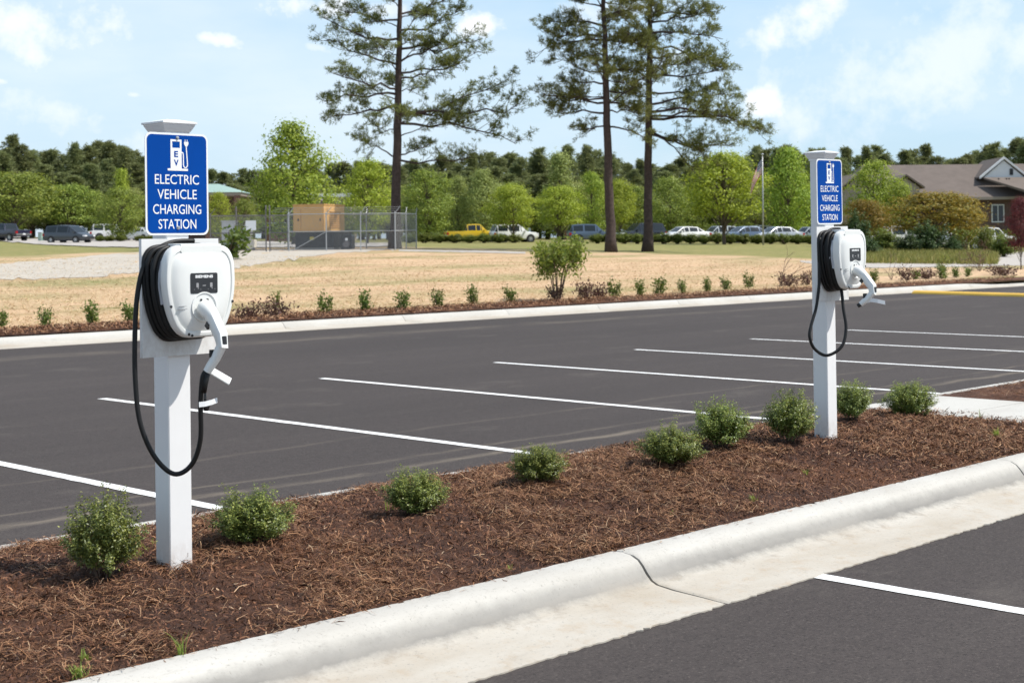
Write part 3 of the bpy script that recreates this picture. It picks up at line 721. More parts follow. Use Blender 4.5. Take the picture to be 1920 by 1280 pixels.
    # connector gun: nozzle, body, handle
    if variant == 0: K = dict(b0=(-.006, .262, hz - .004), b1=(-.006, .305, hz - .018), b2=(-.006, .385, hz - .120), b3=(-.006, .394, hz - .165), h1=(-.018, .362, hz - .215), h2=(-.044, .335, hz - .272))
    else: K = dict(b0=(-.008, .262, hz - .004), b1=(-.010, .305, hz - .018), b2=(-.030, .40, hz - .115), b3=(-.034, .405, hz - .160), h1=(-.052, .372, hz - .195), h2=(-.075, .335, hz - .232))
    q = lambda k: Vector((K[k][0], -K[k][1], K[k][2]))
    def sec(c, tdir, wd, ht, n=12, sq=.6, gs=1.04):
        wd *= gs; ht *= gs
        tdir = tdir.normalized(); side = Vector((1, 0, 0)); side = (side - tdir * side.dot(tdir)).normalized(); upv = tdir.cross(side); out = []
        for j in range(n):
            th = 2 * PI * j / n; cs, sn = math.cos(th), math.sin(th)
            out.append(tuple(c + side * (wd * math.copysign(abs(cs) ** sq, cs)) + upv * (ht * math.copysign(abs(sn) ** sq, sn))))
        return out
    b = [q(k) for k in ('b0', 'b1', 'b2', 'b3', 'h1', 'h2')]
    mb = MB(); d01 = b[1] - b[0]
    mb.loft([sec(b[0], d01, .036, .036, 14, 1), sec(b[1] - d01 * .3, d01, .036, .036, 14, 1), sec(b[1] + Vector((0, -.01, -.014)), Vector((0, -.75, -.65)), .027, .030, 14, .85), sec(b[1].lerp(b[2], .3), b[2] - b[1], .0235, .027, 14, .5), sec(b[1].lerp(b[2], .7), b[2] - b[1], .022, .026, 14, .4), sec(b[2], b[3] - b[1], .0215, .025, 14, .4), sec(b[3], b[4] - b[2], .020, .022, 14, .45)])
    gun = mb.build('connector', M['shell'], t, 33)
    mb = MB(); mb.loft([sec(b[3].lerp(b[2], .15), b[4] - b[2], .0195, .0205, 14, .7), sec(b[4], b[5] - b[3], .0185, .019, 14, .8), sec(b[4].lerp(b[5], .55), b[5] - b[4], .0185, .0185, 14, .85), sec(b[5], b[5] - b[4], .0165, .0165, 14, .9)]); mb.build('handle', M['shell'], gun, 45)
    mb = MB(); e = b[2].lerp(b[3], .35)
    mb.loft([sec(e + Vector((0, -.016, .012)), Vector((0, -.5, -1)), .013, .010, 8), sec(e + Vector((0, -.016, -.022)), Vector((0, -.3, -1)), .014, .012, 8)]); mb.build('release_button', M['blackp'], gun)
    mb = MB(); e = b[1].lerp(b[2], .35) + Vector((-.021, .012, -.022)); mb.box(-.006, .004, -.012, .012, -.014, .010, 0, Matrix.Translation(e) @ Matrix.Rotation(.7, 4, 'X')); mb.build('trigger', M['blackp'], gun)
    mb = MB(); e = b[4] + Vector((-.002, .012, .02)); mb.box(-.017, .013, -.006, .008, -.016, .016, 0, Matrix.Translation(e)); mb.build('seam', M['blackp'], gun)
    # hanging cable and tag
    if variant == 0:
        pts = [(.05, .105, 1.452), (-.05, .104, 1.448), (-.135, .100, 1.415), (-.195, .094, 1.345), (-.228, .092, 1.22), (-.243, .094, 1.05), (-.247, .100, .86), (-.237, .118, .68), (-.190, .150, .535), (-.120, .190, .455), (-.062, .235, .490), (-.045, .28, .60), (-.058, .305, .76), (-.060, .325, .87), tuple((b[5].x, -b[5].y, b[5].z + .004))]
    else:
        pts = [(.05, .105, 1.445), (-.06, .104, 1.440), (-.14, .100, 1.39), (-.185, .094, 1.25), (-.195, .092, 1.09), (-.235, .090, .92), (-.300, .090, .80), (-.325, .092, .725), (-.285, .105, .640), (-.205, .150, .592), (-.125, .215, .650), (-.075, .22, .77), (-.055, .19, .90), (-.03, .165, 1.0), (-.02, .150, 1.045)]
    mb = MB(); mb.tube([(p.x, -p.y, p.z) for p in catmull(pts, 8)], .0108, 10); mb.build('hanging_cable', M['rubber'], t, True)
    if variant == 0:
        mb = MB(); mb.tube([b[5] - (b[5] - b[4]).normalized() * .002, b[5] + Vector((-.006, .008, -.05)), b[5] + Vector((-.010, .012, -.09))], [.0155, .0135, .0118], 10); mb.build('strain_relief', M['rubber'], gun, True)
        tg = Vector((-.058, -.303, .755))
        mb = MB(); mb.loft([[(tg.x + x, tg.y + y, tg.z + zc + s) for s in (-.010, .012)] + [(tg.x + x, tg.y + y - .001, tg.z + zc + s) for s in (.012, -.010)] for x, y, zc, s in ((-.015, -.012, 0, 0), (.012, -.018, .001, 0), (.045, -.020, .006, 0), (.075, -.016, .012, 0))]); mb.build('cable_tag', M['signwhite'], t)
        mb = MB(); mb.tube([tg + Vector((.028, .004, .085)), tg + Vector((.026, .002, .02)), tg + Vector((.028, .0, -.012))], [.003, .006, .006], 8); mb.tube([tg + Vector((.030, .0, .012)), tg + Vector((.03, 0, -.01)), tg + Vector((.028, 0, -.03))], [.009, .016, .010], 10); mb.build('connector_cap', M['blackp'], t, True)
        e = b[5] + Vector((.010, .005, .012))
        mb = MB(); mb.loft([sec(e, Vector((.8, -.2, -.6)), .016, .003, 8), sec(e + Vector((.090, -.03, -.060)), Vector((.8, -.2, -.6)), .017, .003, 8)]); fl = mb.build('latch_flap', M['shell'], gun)
    else:
        e = b[5]
        mb = MB(); mb.tube([e, e + Vector((-.012, .016, -.012))], [.0155, .013], 10); mb.build('nozzle_end', M['blackp'], gun)
        mb = MB(); mb.loft([[tuple(e + Vector((x, y, z + s))) for s in (-.013, .013)] + [tuple(e + Vector((x, y - .002, z + s))) for s in (.013, -.013)] for x, y, z in ((.01, -.02, .016), (.03, -.06, .030), (.05, -.10, .022), (.085, -.135, .010))]); mb.build('cable_tag', M['signwhite'], t)
    # torn film left on the cable wrap
    mb = MB(); pts = [(-.135, .165), (-.158, .13), (-.170, .08), (-.172, .02), (-.164, -.055)]
    fr = np.random.default_rng(variant)
    mb.loft([[(x - .004 + fr.normal(0, .003), -(y0 + yy), CZ + z + fr.normal(0, .002)) for yy in (.086, .098, .108, .116)] for x, z in pts], False, 0, False)
    mb.build('plastic_film', M['film'], t, True)
    return t
cL = G(319.5, 1075, .195)
ST0 = (cL[0] + .0575, cL[1] + .0575, .198)
make_station(0, ST0, 'near white charging post with a low hanging cable loop, standing between two shrubs', -.002)
ST1 = P(1548.5, 820, 10.3)
make_station(1, (ST1[0], ST1[1], ST1[2]), 'farther white charging post standing among close shrubs, its cable loop high off the ground', -.012)
BUMPS.append((ST1[0], ST1[1], .3, .02))
# ------------------------------------------------------------------ foliage
def leaves(centers, dirs, L, W, r, fold=.25):
    """one rhombic leaf per centre, pointing along dirs"""
    n = len(centers); d = dirs / np.linalg.norm(dirs, axis=1, keepdims=True)
    a = r.normal(0, 1, (n, 3)); s = np.cross(d, a); s /= np.linalg.norm(s, axis=1, keepdims=True); nn = np.cross(d, s)
    L = np.broadcast_to(L, n)[:, None]; W = np.broadcast_to(W, n)[:, None]
    b = centers; t = centers + d * L; m = centers + d * L * .45
    l = m - s * W / 2 + nn * W * fold; rr = m + s * W / 2 + nn * W * fold
    return np.stack([b, l, t, rr], 1).reshape(-1, 3)
def leaves_n(c, nrm, L, W, r, fold=.2):
    """rhombic leaves whose faces turn towards the given normals"""
    n = len(c); nn = nrm / np.linalg.norm(nrm, axis=1, keepdims=True); a = r.normal(0, 1, (n, 3)); s = np.cross(nn, a); s /= np.linalg.norm(s, axis=1, keepdims=True); d = np.cross(s, nn)
    L = np.broadcast_to(L, n)[:, None]; W = np.broadcast_to(W, n)[:, None]; m = c + d * L * .45
    return np.stack([c, m - s * W / 2 + nn * W * fold, c + d * L, m + s * W / 2 + nn * W * fold], 1).reshape(-1, 3)
def unit(r, n):
    v = r.normal(0, 1, (n, 3)); return v / np.linalg.norm(v, axis=1, keepdims=True)

def bush_mesh(seed, rx, rz, ntw, per, leaf, lump=.22, up=.35):
    """globe of leafy twigs growing from the base: returns leaves mesh and stems"""
    r = np.random.default_rng(seed); u = unit(r, ntw); u[:, 2] = np.abs(u[:, 2]) * r.choice([1, 1, 1, -.5], ntw)
    rad = r.uniform(.35, 1.0, ntw) ** .55 * np.where(r.uniform(0, 1, ntw) < .02, 1.2, 1.0)
    an = np.arctan2(u[:, 1], u[:, 0]); bump = 1 + lump * np.sin(3 * an + seed) * np.sin(2.3 * u[:, 2] * 3 + seed * 1.7) + r.normal(0, lump * .45, ntw)
    tip = u * (rad * bump)[:, None] * np.array([rx, rx, rz]); tip[:, 2] += rz * .92
    root = np.stack([tip[:, 0] * .15, tip[:, 1] * .15, np.full(ntw, .02)], -1)
    cs, ds = [], []
    for k in range(ntw):
        tt = 1.02 - r.uniform(0, 1, per) ** 1.3 * .46
        base = root[k] + (tip[k] - root[k]) * tt[:, None]
        dirm = (tip[k] - root[k]); dirm /= np.linalg.norm(dirm)
        cs.append(base + r.normal(0, leaf * .62, (per, 3))); ds.append(dirm * .8 + unit(r, per) * .85 + np.array([0, 0, up + .25]))
    cs = np.concatenate(cs); ds = np.concatenate(ds); k = cs[:, 2] > .01; cs, ds = cs[k], ds[k]; n = len(cs)
    lv = leaves_n(cs, ds, r.uniform(.75, 1.3, n) * leaf, r.uniform(.5, .75, n) * leaf, r)
    mb = MB()
    for k in range(0, ntw, max(1, ntw // 26)):
        mid = (root[k] * .5 + tip[k] * .5) * np.array([.75, .75, 1]); mb.tube([tuple(root[k] - np.array([0, 0, .05])), tuple(mid), tuple(tip[k])], [leaf * .22, leaf * .15, leaf * .07], 4, False)
    return np_mesh('foliage', lv, 4), new_mesh('stem', mb.v, mb.f, True)
def plant(name, label, cat, loc, rz, sc, fol, stem, mf, ms, group=None):
    t = thing(name, label, cat, loc, rz, group); t.scale = (sc, sc, sc) if not isinstance(sc, tuple) else sc
    link('foliage', fol, mf, t)
    if stem is not None: link('stem', stem, ms, t)
    return t
VAR = [bush_mesh(11 + k, 1.0, .98, 340, 58, .064, .19) for k in range(5)]
LB = ['tallest leafy shrub at the left end of the bed, left of the near charging post', 'low wide yellow green shrub just right of the near charging post', 'ragged green shrub with a stray side shoot, alone in the middle of the mulch',
      'small round shrub at the end of a white stall line, bare mulch around it', 'pale green shrub at the front of the close group left of the farther charging post', 'tall shrub behind the pale front shrub in the close group',
      'dense shrub touching the left side of the farther charging post', 'shrub half hidden behind the farther charging post', 'round topped shrub beside the sidewalk, last in the row']
#  width px, top y
SHW = [(150, 920), (160, 912), (128, 874), (112, 836), (124, 808), (116, 762), (104, 745), (80, 728), (100, 715)]
for k, (p, (wp, ty)) in enumerate(zip(SHP, SHW)):
    _, _, d = proj(p); rx = wp / F * d / 2 * 1.06; hgt = (SHPX[k][1] - ty) / F * d
    plant('shrub', LB[k], 'shrub', (p[0], p[1], float(mulz(p[0], p[1])) - .02), k * 1.7, (rx * .95, rx * .95, hgt / 1.92), VAR[k % 5][0], VAR[k % 5][1], M['boxleaf'], M['twig'], 'shrubs planted along the mulch island')
# weeds in the mulch
def grass_tuft(seed, n, h, spread):
    r = np.random.default_rng(seed); vs = []
    for k in range(n):
        a = r.uniform(0, 6.28); x, y = r.normal(0, spread, 2) ; L = h * r.uniform(.5, 1.1); le = r.uniform(.15, .8)
        dx, dy = math.cos(a), math.sin(a); w_ = .0028 * r.uniform(.7, 1.6)
        pts = [np.array([x + dx * le * L * t * t, y + dy * le * L * t * t, L * t * (1 - .25 * t * le)]) for t in (0, .4, .75, 1)]
        s = np.array([-dy, dx, 0])
        for i in range(3): vs += [pts[i] - s * w_ * (1 - i * .3), pts[i] + s * w_ * (1 - i * .3), pts[i + 1] + s * w_ * (.7 - i * .3 + .02), pts[i + 1] - s * w_ * (.7 - i * .3 + .02)]
    return np_mesh('weed', np.array(vs), 4)
for k, (px, py, n, h, sp, lb) in enumerate(((338, 1215, 16, .10, .008, 'upright thin grass weed beside the kerb below the near charging post'), (148, 1255, 40, .055, .012, 'low bushy grass weed at the kerb in the bottom left corner'), (160, 1228, 14, .05, .008, 'small grass weed behind the bushy weed in the bottom left corner'), (956, 1062, 14, .04, .006, 'tiny green weed near the kerb in the middle of the bed'),
        (1413, 942, 24, .05, .010, 'faint green weed patch below the pale front shrub'), (1512, 898, 18, .05, .008, 'small weed by the kerb in front of the farther charging post'), (1870, 830, 34, .10, .012, 'bright yellow green weed standing alone near the sidewalk'), (728, 975, 8, .07, .01, 'few grass blades at the foot of the ragged shrub'), (1258, 968, 12, .035, .006, 'tiny weed by the kerb right of the first kerb joint'), (1838, 790, 6, .10, .004, 'single tall grass blade at the edge of the sidewalk'))):
    p = G(px, py, .17); link('weed', grass_tuft(300 + k, n, h, sp), M['weed'], label=lb, cat='weed').location = (p[0], p[1], float(mulz(p[0], p[1])) - .004)

# ---- small plants behind the far kerb
def sprout_mesh(seed, n, h, spread, leaf, stems=4):
    r = np.random.default_rng(seed); cs, ds = [], []; mb = MB()
    for s in range(stems):
        a = r.uniform(0, 6.28); le = r.uniform(.1, spread); hh = h * r.uniform(.6, 1.05)
        tip = np.array([math.cos(a) * le, math.sin(a) * le, hh]); mb.tube([(0, 0, -.03), tuple(tip * .5), tuple(tip)], [.006, .005, .002], 4, False)
        m = n // stems; t = r.uniform(.12, 1, m)
        cs.append(tip * t[:, None] + r.normal(0, leaf * .6, (m, 3)) + unit(r, m) * np.array([1, 1, .3]) * (1 - t * .7)[:, None] * spread * .6); ds.append(unit(r, m) + np.array([0, 0, .5]))
    cs = np.concatenate(cs); ds = np.concatenate(ds); cs[:, 2] = np.maximum(cs[:, 2], .02)
    lv = leaves(cs, ds, r.uniform(.7, 1.3, len(cs)) * leaf, r.uniform(.4, .6, len(cs)) * leaf, r)
    return np_mesh('foliage', lv, 4), new_mesh('stem', mb.v, mb.f, True)
SP = [sprout_mesh(40 + k, 340, .36, .12, .055, 5 + k % 2) for k in range(6)]
PU = [sprout_mesh(60 + k, 330, .30, .30, .06, 13) for k in range(4)]
for i, (px, py, h) in enumerate(((3, 614, 34), (85, 614, 37), (175, 608, 42), (243, 604, 40), (610, 588, 38), (686, 586, 40), (754, 583, 38), (822, 578, 36), (888, 572, 36), (957, 568, 32), (1152, 559, 34), (1201, 555, 30), (1236, 553, 34), (1280, 550, 26), (1327, 547, 26), (1361, 544, 26), (1404, 540, 28), (1640, 529, 24))):
    p = TG(px, py); d = proj(p)[2]; s = h * d / F / .37
    lb = ['young evergreen at the left edge of the photo behind the far kerb', 'young evergreen left of the near post, second from the left edge', 'tall young evergreen left of the near post', 'young evergreen mostly hidden by the near charging post', 'young evergreen right of the two burgundy bushes beside the near charger', 'leaning young evergreen, second after the burgundy bushes', 'bushy young evergreen below the right end of the chain link fence', 'upright young evergreen, fourth after the burgundy bushes',
          'young evergreen with a tall side shoot midway along the far kerb', 'sparse young evergreen just left of the tall bare legged bush', 'pale thin young plant right of the burgundy clump', 'young evergreen below the first of the twin tall pines', 'narrow young evergreen under the second of the twin tall pines', 'round young evergreen right of the twin tall pines', 'young evergreen below the bright tree by the parked sedans', 'small round young evergreen before the last tall shoot', 'young evergreen with one tall shoot left of the bare sapling', 'young bright evergreen right of the farther charging post'][i]
    plant('young_shrub', lb, 'young shrub', p, i * 2.1, s, SP[i % 6][0], SP[i % 6][1], M['smallleaf'], M['twig'], 'young evergreens along the far kerb')
for i, (px, py, h, ws, lb) in enumerate(((463, 600, 32, 1, 'burgundy bush just right of the near charger'), (515, 597, 38, 1, 'burgundy bush with a green shoot behind it, second right of the near charger'), (1042, 566, 30, .75, 'burgundy plant at the foot of the tall bare legged bush'), (1100, 562, 36, .7, 'upright burgundy bush right of the tall bare legged bush'), (1122, 560, 28, .9, 'low burgundy bush leaning on its upright neighbour'), (1480, 537, 26, 1, 'burgundy bush at the foot of the bare sapling'), (1513, 535, 26, .7, 'burgundy bush beside the post of the farther charger'), (1700, 526, 26, .8, 'dark burgundy bush right of the farther charger'), (1738, 523, 20, 1.3, 'wide burgundy bush between bright green plants'), (1885, 517, 20, 1.8, 'broad low burgundy bush at the right edge below the red tree'))):
    p = TG(px, py); d = proj(p)[2]; s = h * d / F / .31
    plant('burgundy_bush', lb, 'bush', p, i * 1.3, (s * ws, s * ws, s), PU[i % 4][0], PU[i % 4][1], M['purple'], M['twig'], 'burgundy bushes along the far kerb')
for i, (px, py, h, ws, lb) in enumerate(((516, 580, 32, .7, 'bright green shoot rising behind the second burgundy bush'), (1717, 524, 20, 1.2, 'bright green plant left of the wide burgundy bush'), (1766, 523, 26, 1.2, 'tall bright green plant right of the wide burgundy bush'), (1793, 521, 20, 1.2, 'round yellow green plant by the end of the far kerb'), (1815, 519, 18, 1.2, 'small bright plant at the very end of the far kerb'))):
    p = TG(px, py); d = proj(p)[2]; s = h * d / F / .37
    plant('young_shrub', lb, 'young shrub', p, i * 1.3, (s * ws, s * ws, s), SP[(i + 2) % 6][0], SP[(i + 2) % 6][1], M['bright'], M['twig'], 'bright green plants along the far kerb')
# tall bare-legged bush
p = TG(1045, 566); d = proj(p)[2]; U1 = d / F
r = np.random.default_rng(5); t = thing('tall_bush', 'tall bare legged bush with green leaves on top standing behind the far kerb', 'bush', p)
mb = MB(); cs, ds = [], []
for k in range(9):
    a = k * .75; sp = r.uniform(.3, 1.0) * 58 * U1; top = np.array([math.cos(a) * sp, math.sin(a) * sp, r.uniform(88, 128) * U1])
    mid = top * np.array([.32, .32, .45]); mb.tube([(math.cos(a) * .04, math.sin(a) * .04, -.05), tuple(mid), tuple(top)], [.016, .013, .005], 5, False)
    for q in range(7):
        f = r.uniform(.42, 1); base = mid + (top - mid) * (f - .3) / .7; e = base + unit(r, 1)[0] * np.array([1, 1, .55]) * 26 * U1
        mb.tube([tuple(base), tuple(e)], [.006, .002], 4, False)
        m = 48; tt = r.uniform(.1, 1.1, m); cs.append(base + (e - base) * tt[:, None] + r.normal(0, 6.0 * U1, (m, 3))); ds.append(unit(r, m) + np.array([0, 0, .3]))
cs = np.concatenate(cs); ds = np.concatenate(ds)
link('foliage', np_mesh('foliage', leaves(cs, ds, r.uniform(.07, .12, len(cs)), r.uniform(.035, .06, len(cs)), r), 4), M['midgreen'], t); mb.build('stem', M['twig'], t, True)
# bare saplings
def bare(name, label, px, py, hpx, seed, mat, n=5, leafm=None, spread=.28):
    p = TG(px, py); U = proj(p)[2] / F; r = np.random.default_rng(seed); t = thing(name, label, 'sapling', p); mb = MB(); cs = []
    def br(b, dirv, L, rad, lev):
        pts = [b]; dv = dirv
        for i in range(4):
            dv = dv + r.normal(0, .22, 3); dv /= np.linalg.norm(dv); pts.append(pts[-1] + dv * L / 4)
        mb.tube([tuple(q) for q in pts], [rad, rad * .85, rad * .7, rad * .55, rad * .35], 4, False); cs.extend(pts[2:])
        if lev < 2:
            for i in range(3 if lev == 0 else 2): br(pts[r.integers(1, 5)], dv + unit(r, 1)[0] * .7, L * r.uniform(.35, .6), rad * .55, lev + 1)
    for k in range(n): br(np.array([0, 0, -.03]), np.array([r.normal(0, spread), r.normal(0, spread), 1]), hpx * U * r.uniform(.7, 1), .012, 0)
    mb.build('stem', mat, t, True)
    if leafm:
        c = np.repeat(np.array(cs), 3, 0); c = c + r.normal(0, 2.5 * U, c.shape); link('foliage', np_mesh('foliage', leaves(c, unit(r, len(c)), .05, .03, r), 4), leafm, t)
bare('bare_sapling', 'leafless thin sapling between the young evergreens and the farther charging post', 1461, 538, 82, 3, M['twig'], 3)
bare('bare_sapling', 'sparse sapling with a few reddish leaves beside the access road', 1838, 508, 50, 4, M['twig'], 6, M['purple'], .45)
bare('bare_sapling', 'thin twiggy sapling right of the farther charger', 1672, 524, 48, 6, M['twig'], 4, None, .35)
bare('bare_sapling', 'low leafless sapling right of the wide charger gun, near the road edge', 1765, 512, 30, 8, M['twig'], 4, M['midgreen'], .35)

p = TG(424, 487); d = proj(p)[2]; plant('young_shrub', 'leggy yellow green bush just behind the right side of the near charger', 'bush', p, .4, (110 * d / F / .37, 110 * d / F / .37, 62 * d / F / .37), SP[1][0], SP[1][1], M['midgreen'], M['twig'])
# ---- tall pines
def tuft_leaves(c, d, L, n, r, w_):
    m = len(c) * n; cc = np.repeat(c, n, 0); dd = np.repeat(d, n, 0) * .55 + unit(r, m) * .75
    return leaves(cc + r.normal(0, L * .10, (m, 3)), dd, r.uniform(.7, 1.15, m) * L, w_, r, .1)
def tall_pine(name, label, base_px, base_y, d, trunk, rad0, branches, seed, extra=26, ztop=20.5):
    r = np.random.default_rng(seed); base = P(base_px, base_y, d); U = d / F
    base[2] = float(terr(base[0], base[1])) - .05
    t = thing(name, label, 'pine tree', base)
    tocam = lambda x, z, y: RIGHT * x + FWD * y + np.array([0, 0, z])
    tr = [(x * U, z * U) for x, z in trunk]           # (dx,height) of the leader in pixels
    zs = [z for _, z in tr]; xs = [x for x, _ in tr]; H = zs[-1]
    ctr = lambda z: np.array([*(RIGHT * float(np.interp(z, zs, xs)))[:2], z])
    mb = MB(); npt = 26; pts = []; rs = []
    for i in range(npt):
        z = H * i / (npt - 1); pts.append(tuple(ctr(z) + np.array([r.normal(0, .02), r.normal(0, .02), 0]))); rs.append(rad0 * (1 - .86 * (i / (npt - 1)) ** 1.15) * (1 + .45 * math.exp(-z / .5)))
    mb.tube(pts, rs, 10); mb.build('trunk', M['bark'], t, True)
    mb = MB(); cs, ds = [], []
    def branch(z, end, sag, rad, dens=1.0):
        b = ctr(z); e = end; L = np.linalg.norm(e - b); pts = []
        n = 7; side = np.cross(e - b, [0, 0, 1.0]); side /= max(np.linalg.norm(side), 1e-6)
        off = r.normal(0, .09 * L, n + 1).cumsum() * .35
        for i in range(n + 1):
            f = i / n; pts.append(b + (e - b) * f + np.array([0, 0, -sag * L * math.sin(PI * f)]) + side * off[i] * f * (1 - .3 * f) + np.array([0, 0, r.normal(0, .13) * L * f * (1 - f)]))
        mb.tube([tuple(q) for q in pts], [.8 * rad * (1 - .78 * i / n) for i in range(n + 1)], 5, False)
        ns = int((7 + L * 4.0) * dens)
        for k in range(ns):
            f = r.uniform(.22, 1.0) ** .8; q = pts[0] * 0; i = min(int(f * n), n - 1); q = pts[i] + (pts[i + 1] - pts[i]) * (f * n - i)
            ax = (pts[i + 1] - pts[i]); ax /= np.linalg.norm(ax)
            sg = r.choice([-1, 1]); l2 = (.50 + .20 * L * (1 - f * .6)) * r.uniform(.35, 1.5)
            dv = ax * r.uniform(.2, 1) + side * sg * r.uniform(.2, 1.0) + np.array([0, 0, r.uniform(-.35, .95)]); dv /= np.linalg.norm(dv)
            e2 = q + dv * l2; mid = q + dv * l2 * .5 + np.array([0, 0, -.06 * l2])
            mb.tube([tuple(q), tuple(mid), tuple(e2)], [.018, .013, .007], 4, False)
            for h in range(int(r.integers(4, 8))):
                g = r.uniform(.45, 1.08); tp = q + (e2 - q) * g + unit(r, 1)[0] * .20 * np.array([1, 1, .7]) + np.array([0, 0, .05])
                cs.append(tp); ds.append(dv + np.array([0, 0, .5]))
    for (zy, ex, ez, sag, rad) in branches:
        z = zy * U; branch(z, np.array([*(RIGHT * ex * U)[:2], ez * U]) + FWD * r.normal(0, .22) * abs(ex) * U, sag, rad)
    zmin = min(b[0] for b in branches) * U
    for k in range(extra):
        f = (k + .5) / extra; z = zmin + 1.0 + (H - zmin - .8) * f; a = k * 2.4 + r.uniform(-.4, .4); L = (3.9 - 2.2 * f) * r.uniform(.55, 1.05)
        if abs(math.sin(a)) < .35: L *= .8
        c = ctr(z); branch(z, c + (RIGHT * math.cos(a) + FWD * math.sin(a)) * L + np.array([0, 0, L * r.uniform(-.15, .75)]), r.uniform(-.1, .12), .05, .9)
    cs = np.array(cs); ds = np.array(ds); ds /= np.linalg.norm(ds, axis=1, keepdims=True)
    lv = tuft_leaves(cs, ds, .26, 12, r, .032)
    mb.build('limb', M['bark'], t, True); link('crown', np_mesh('crown', lv, 4), M['pine'], t)
# branches: (height on trunk px, end dx px, end height px, sag, radius)
tall_pine('tall_pine', 'lone tall pine with long limbs reaching right, at the end of the fence', 741, 473, 84, [(0, 0), (3, 120), (8, 260), (12, 400), (14, 520), (10, 640)], .30,
          [(168, 150, 175, .05, .09), (172, -62, 208, .03, .07), (176, 60, 195, .03, .07), (236, 228, 198, -.05, .11), (254, 240, 275, .03, .13), (250, 120, 262, .04, .09), (262, 215, 318, .10, .08), (272, -118, 250, .03, .10), (290, -128, 275, -.03, .10), (300, -105, 320, .02, .09), (320, 100, 345, .04, .09), (330, 160, 372, .06, .09), (345, -120, 392, .03, .09), (350, 110, 410, .06, .09), (375, 165, 400, .04, .10), (395, -130, 430, .08, .10), (410, 130, 452, .05, .09), (430, -120, 462, .06, .08), (440, 150, 500, .05, .08), (470, -90, 520, .03, .08), (500, 110, 560, .03, .07), (520, -80, 580, .03, .06)], 21, 26)
tall_pine('tall_pine', 'left one of the two tall pines standing close together', 1146, 475, 82, [(0, 0), (-4, 150), (-7, 300), (-9, 440), (-10, 560), (-8, 680)], .28,
          [(236, 75, 212, -.10, .08), (240, -70, 232, .02, .07), (266, 62, 258, -.05, .07), (282, -120, 300, .03, .09), (262, -105, 265, .02, .09), (284, 70, 262, -.04, .08), (290, -122, 296, .03, .08), (306, 62, 300, .02, .07), (318, -85, 322, .02, .08), (345, 50, 340, 0, .07), (362, -85, 372, .03, .08), (400, -122, 385, -.04, .09), (405, -126, 410, -.02, .09), (400, 70, 400, .02, .07), (425, -115, 436, -.04, .09), (445, 85, 460, .02, .08), (460, -70, 480, .03, .07), (490, 90, 520, .03, .07), (500, -95, 530, .03, .07), (540, 70, 570, .02, .06)], 22, 28)
tall_pine('tall_pine', 'right one of the two tall pines, with drooping limbs on its right side', 1214, 475, 85, [(0, 0), (3, 150), (6, 300), (9, 420), (10, 560), (8, 690)], .275,
          [(222, 120, 168, -.04, .08), (228, 165, 198, .05, .10), (232, 90, 150, -.06, .08), (250, 200, 228, -.04, .12), (255, 150, 240, -.03, .10), (262, 205, 222, -.08, .11), (276, 165, 290, -.02, .10), (290, -45, 300, .02, .07), (300, 140, 305, .02, .09), (330, 150, 345, .02, .09), (340, -50, 350, .02, .07), (365, 142, 362, -.05, .09), (385, 148, 340, -.08, .09), (395, -70, 405, .02, .07), (410, 140, 395, -.05, .09), (430, 120, 452, .03, .09), (440, 138, 450, -.02, .08), (470, -70, 495, .02, .07), (480, 110, 500, .03, .08), (520, 90, 560, .03, .07), (540, -70, 580, .02, .06)], 23, 28)

# ---- broadleaf trees
def crown_tree(seed, kind, ncl, per, leaf):
    """unit tree: height 1, crown radius about .32; returns crown and trunk meshes"""
    r = np.random.default_rng(seed); mb = MB(); cs, ds = [], []
    mb.tube([(0, 0, -.02), (r.normal(0, .01), r.normal(0, .01), .2), (r.normal(0, .015), r.normal(0, .015), .55), (0, 0, .9)], [.020, .015, .009, .002], 6, False)
    for k in range(ncl):
        z = r.uniform(0, 1)
        prof = {'round': math.sin(PI * (z * .86 + .10)) ** .7, 'cone': (1 - z) ** .75 * (1 - math.exp(-z * 14)), 'tall': math.sin(PI * (z * .8 + .14)) ** .9 * (1 - .35 * z), 'spread': math.sin(PI * (z * .75 + .2)) ** .6}[kind]
        a = r.uniform(0, 6.28); rad = .34 * prof * (1 + .24 * math.sin(3 * a + seed + 4 * z) + .22 * math.sin(17 * z + seed + 2 * math.cos(a))) * r.uniform(.25, 1) ** .45
        zz = {'round': .15, 'cone': .12, 'tall': .10, 'spread': .34}[kind]; c = np.array([math.cos(a) * rad, math.sin(a) * rad, zz + (1 - zz - .02) * z])
        cr = .045 * r.uniform(.4, 1.5)
        if k % 5 == 0: mb.tube([(c[0] * .05, c[1] * .05, max(.12, c[2] - .16 - rad * .3)), tuple(c * np.array([.55, .55, 1]) - np.array([0, 0, .05])), tuple(c)], [.006, .004, .0015], 4, False)
        m = per; o_ = r.normal(0, 1, (m, 3)); cs.append(c + o_ * cr * np.array([1.2, 1.2, .6])); ds.append(o_ * .55 + unit(r, m) * .6 + np.array([c[0] * 1.2, c[1] * 1.2, .55]))
    cs = np.concatenate(cs); ds = np.concatenate(ds); n = len(cs)
    lv = leaves_n(cs, ds, r.uniform(.7, 1.3, n) * leaf, r.uniform(.5, .8, n) * leaf, r)
    return np_mesh('crown', lv, 4), new_mesh('trunk', mb.v, mb.f, True)
TR = {'round': [crown_tree(81 + k, 'round', 270, 36, .026) for k in range(3)], 'cone': [crown_tree(91 + k, 'cone', 240, 36, .026) for k in range(2)], 'tall': [crown_tree(101 + k, 'tall', 290, 36, .026) for k in range(2)], 'spread': [crown_tree(111 + k, 'spread', 270, 36, .026) for k in range(2)]}
cnt = [0]
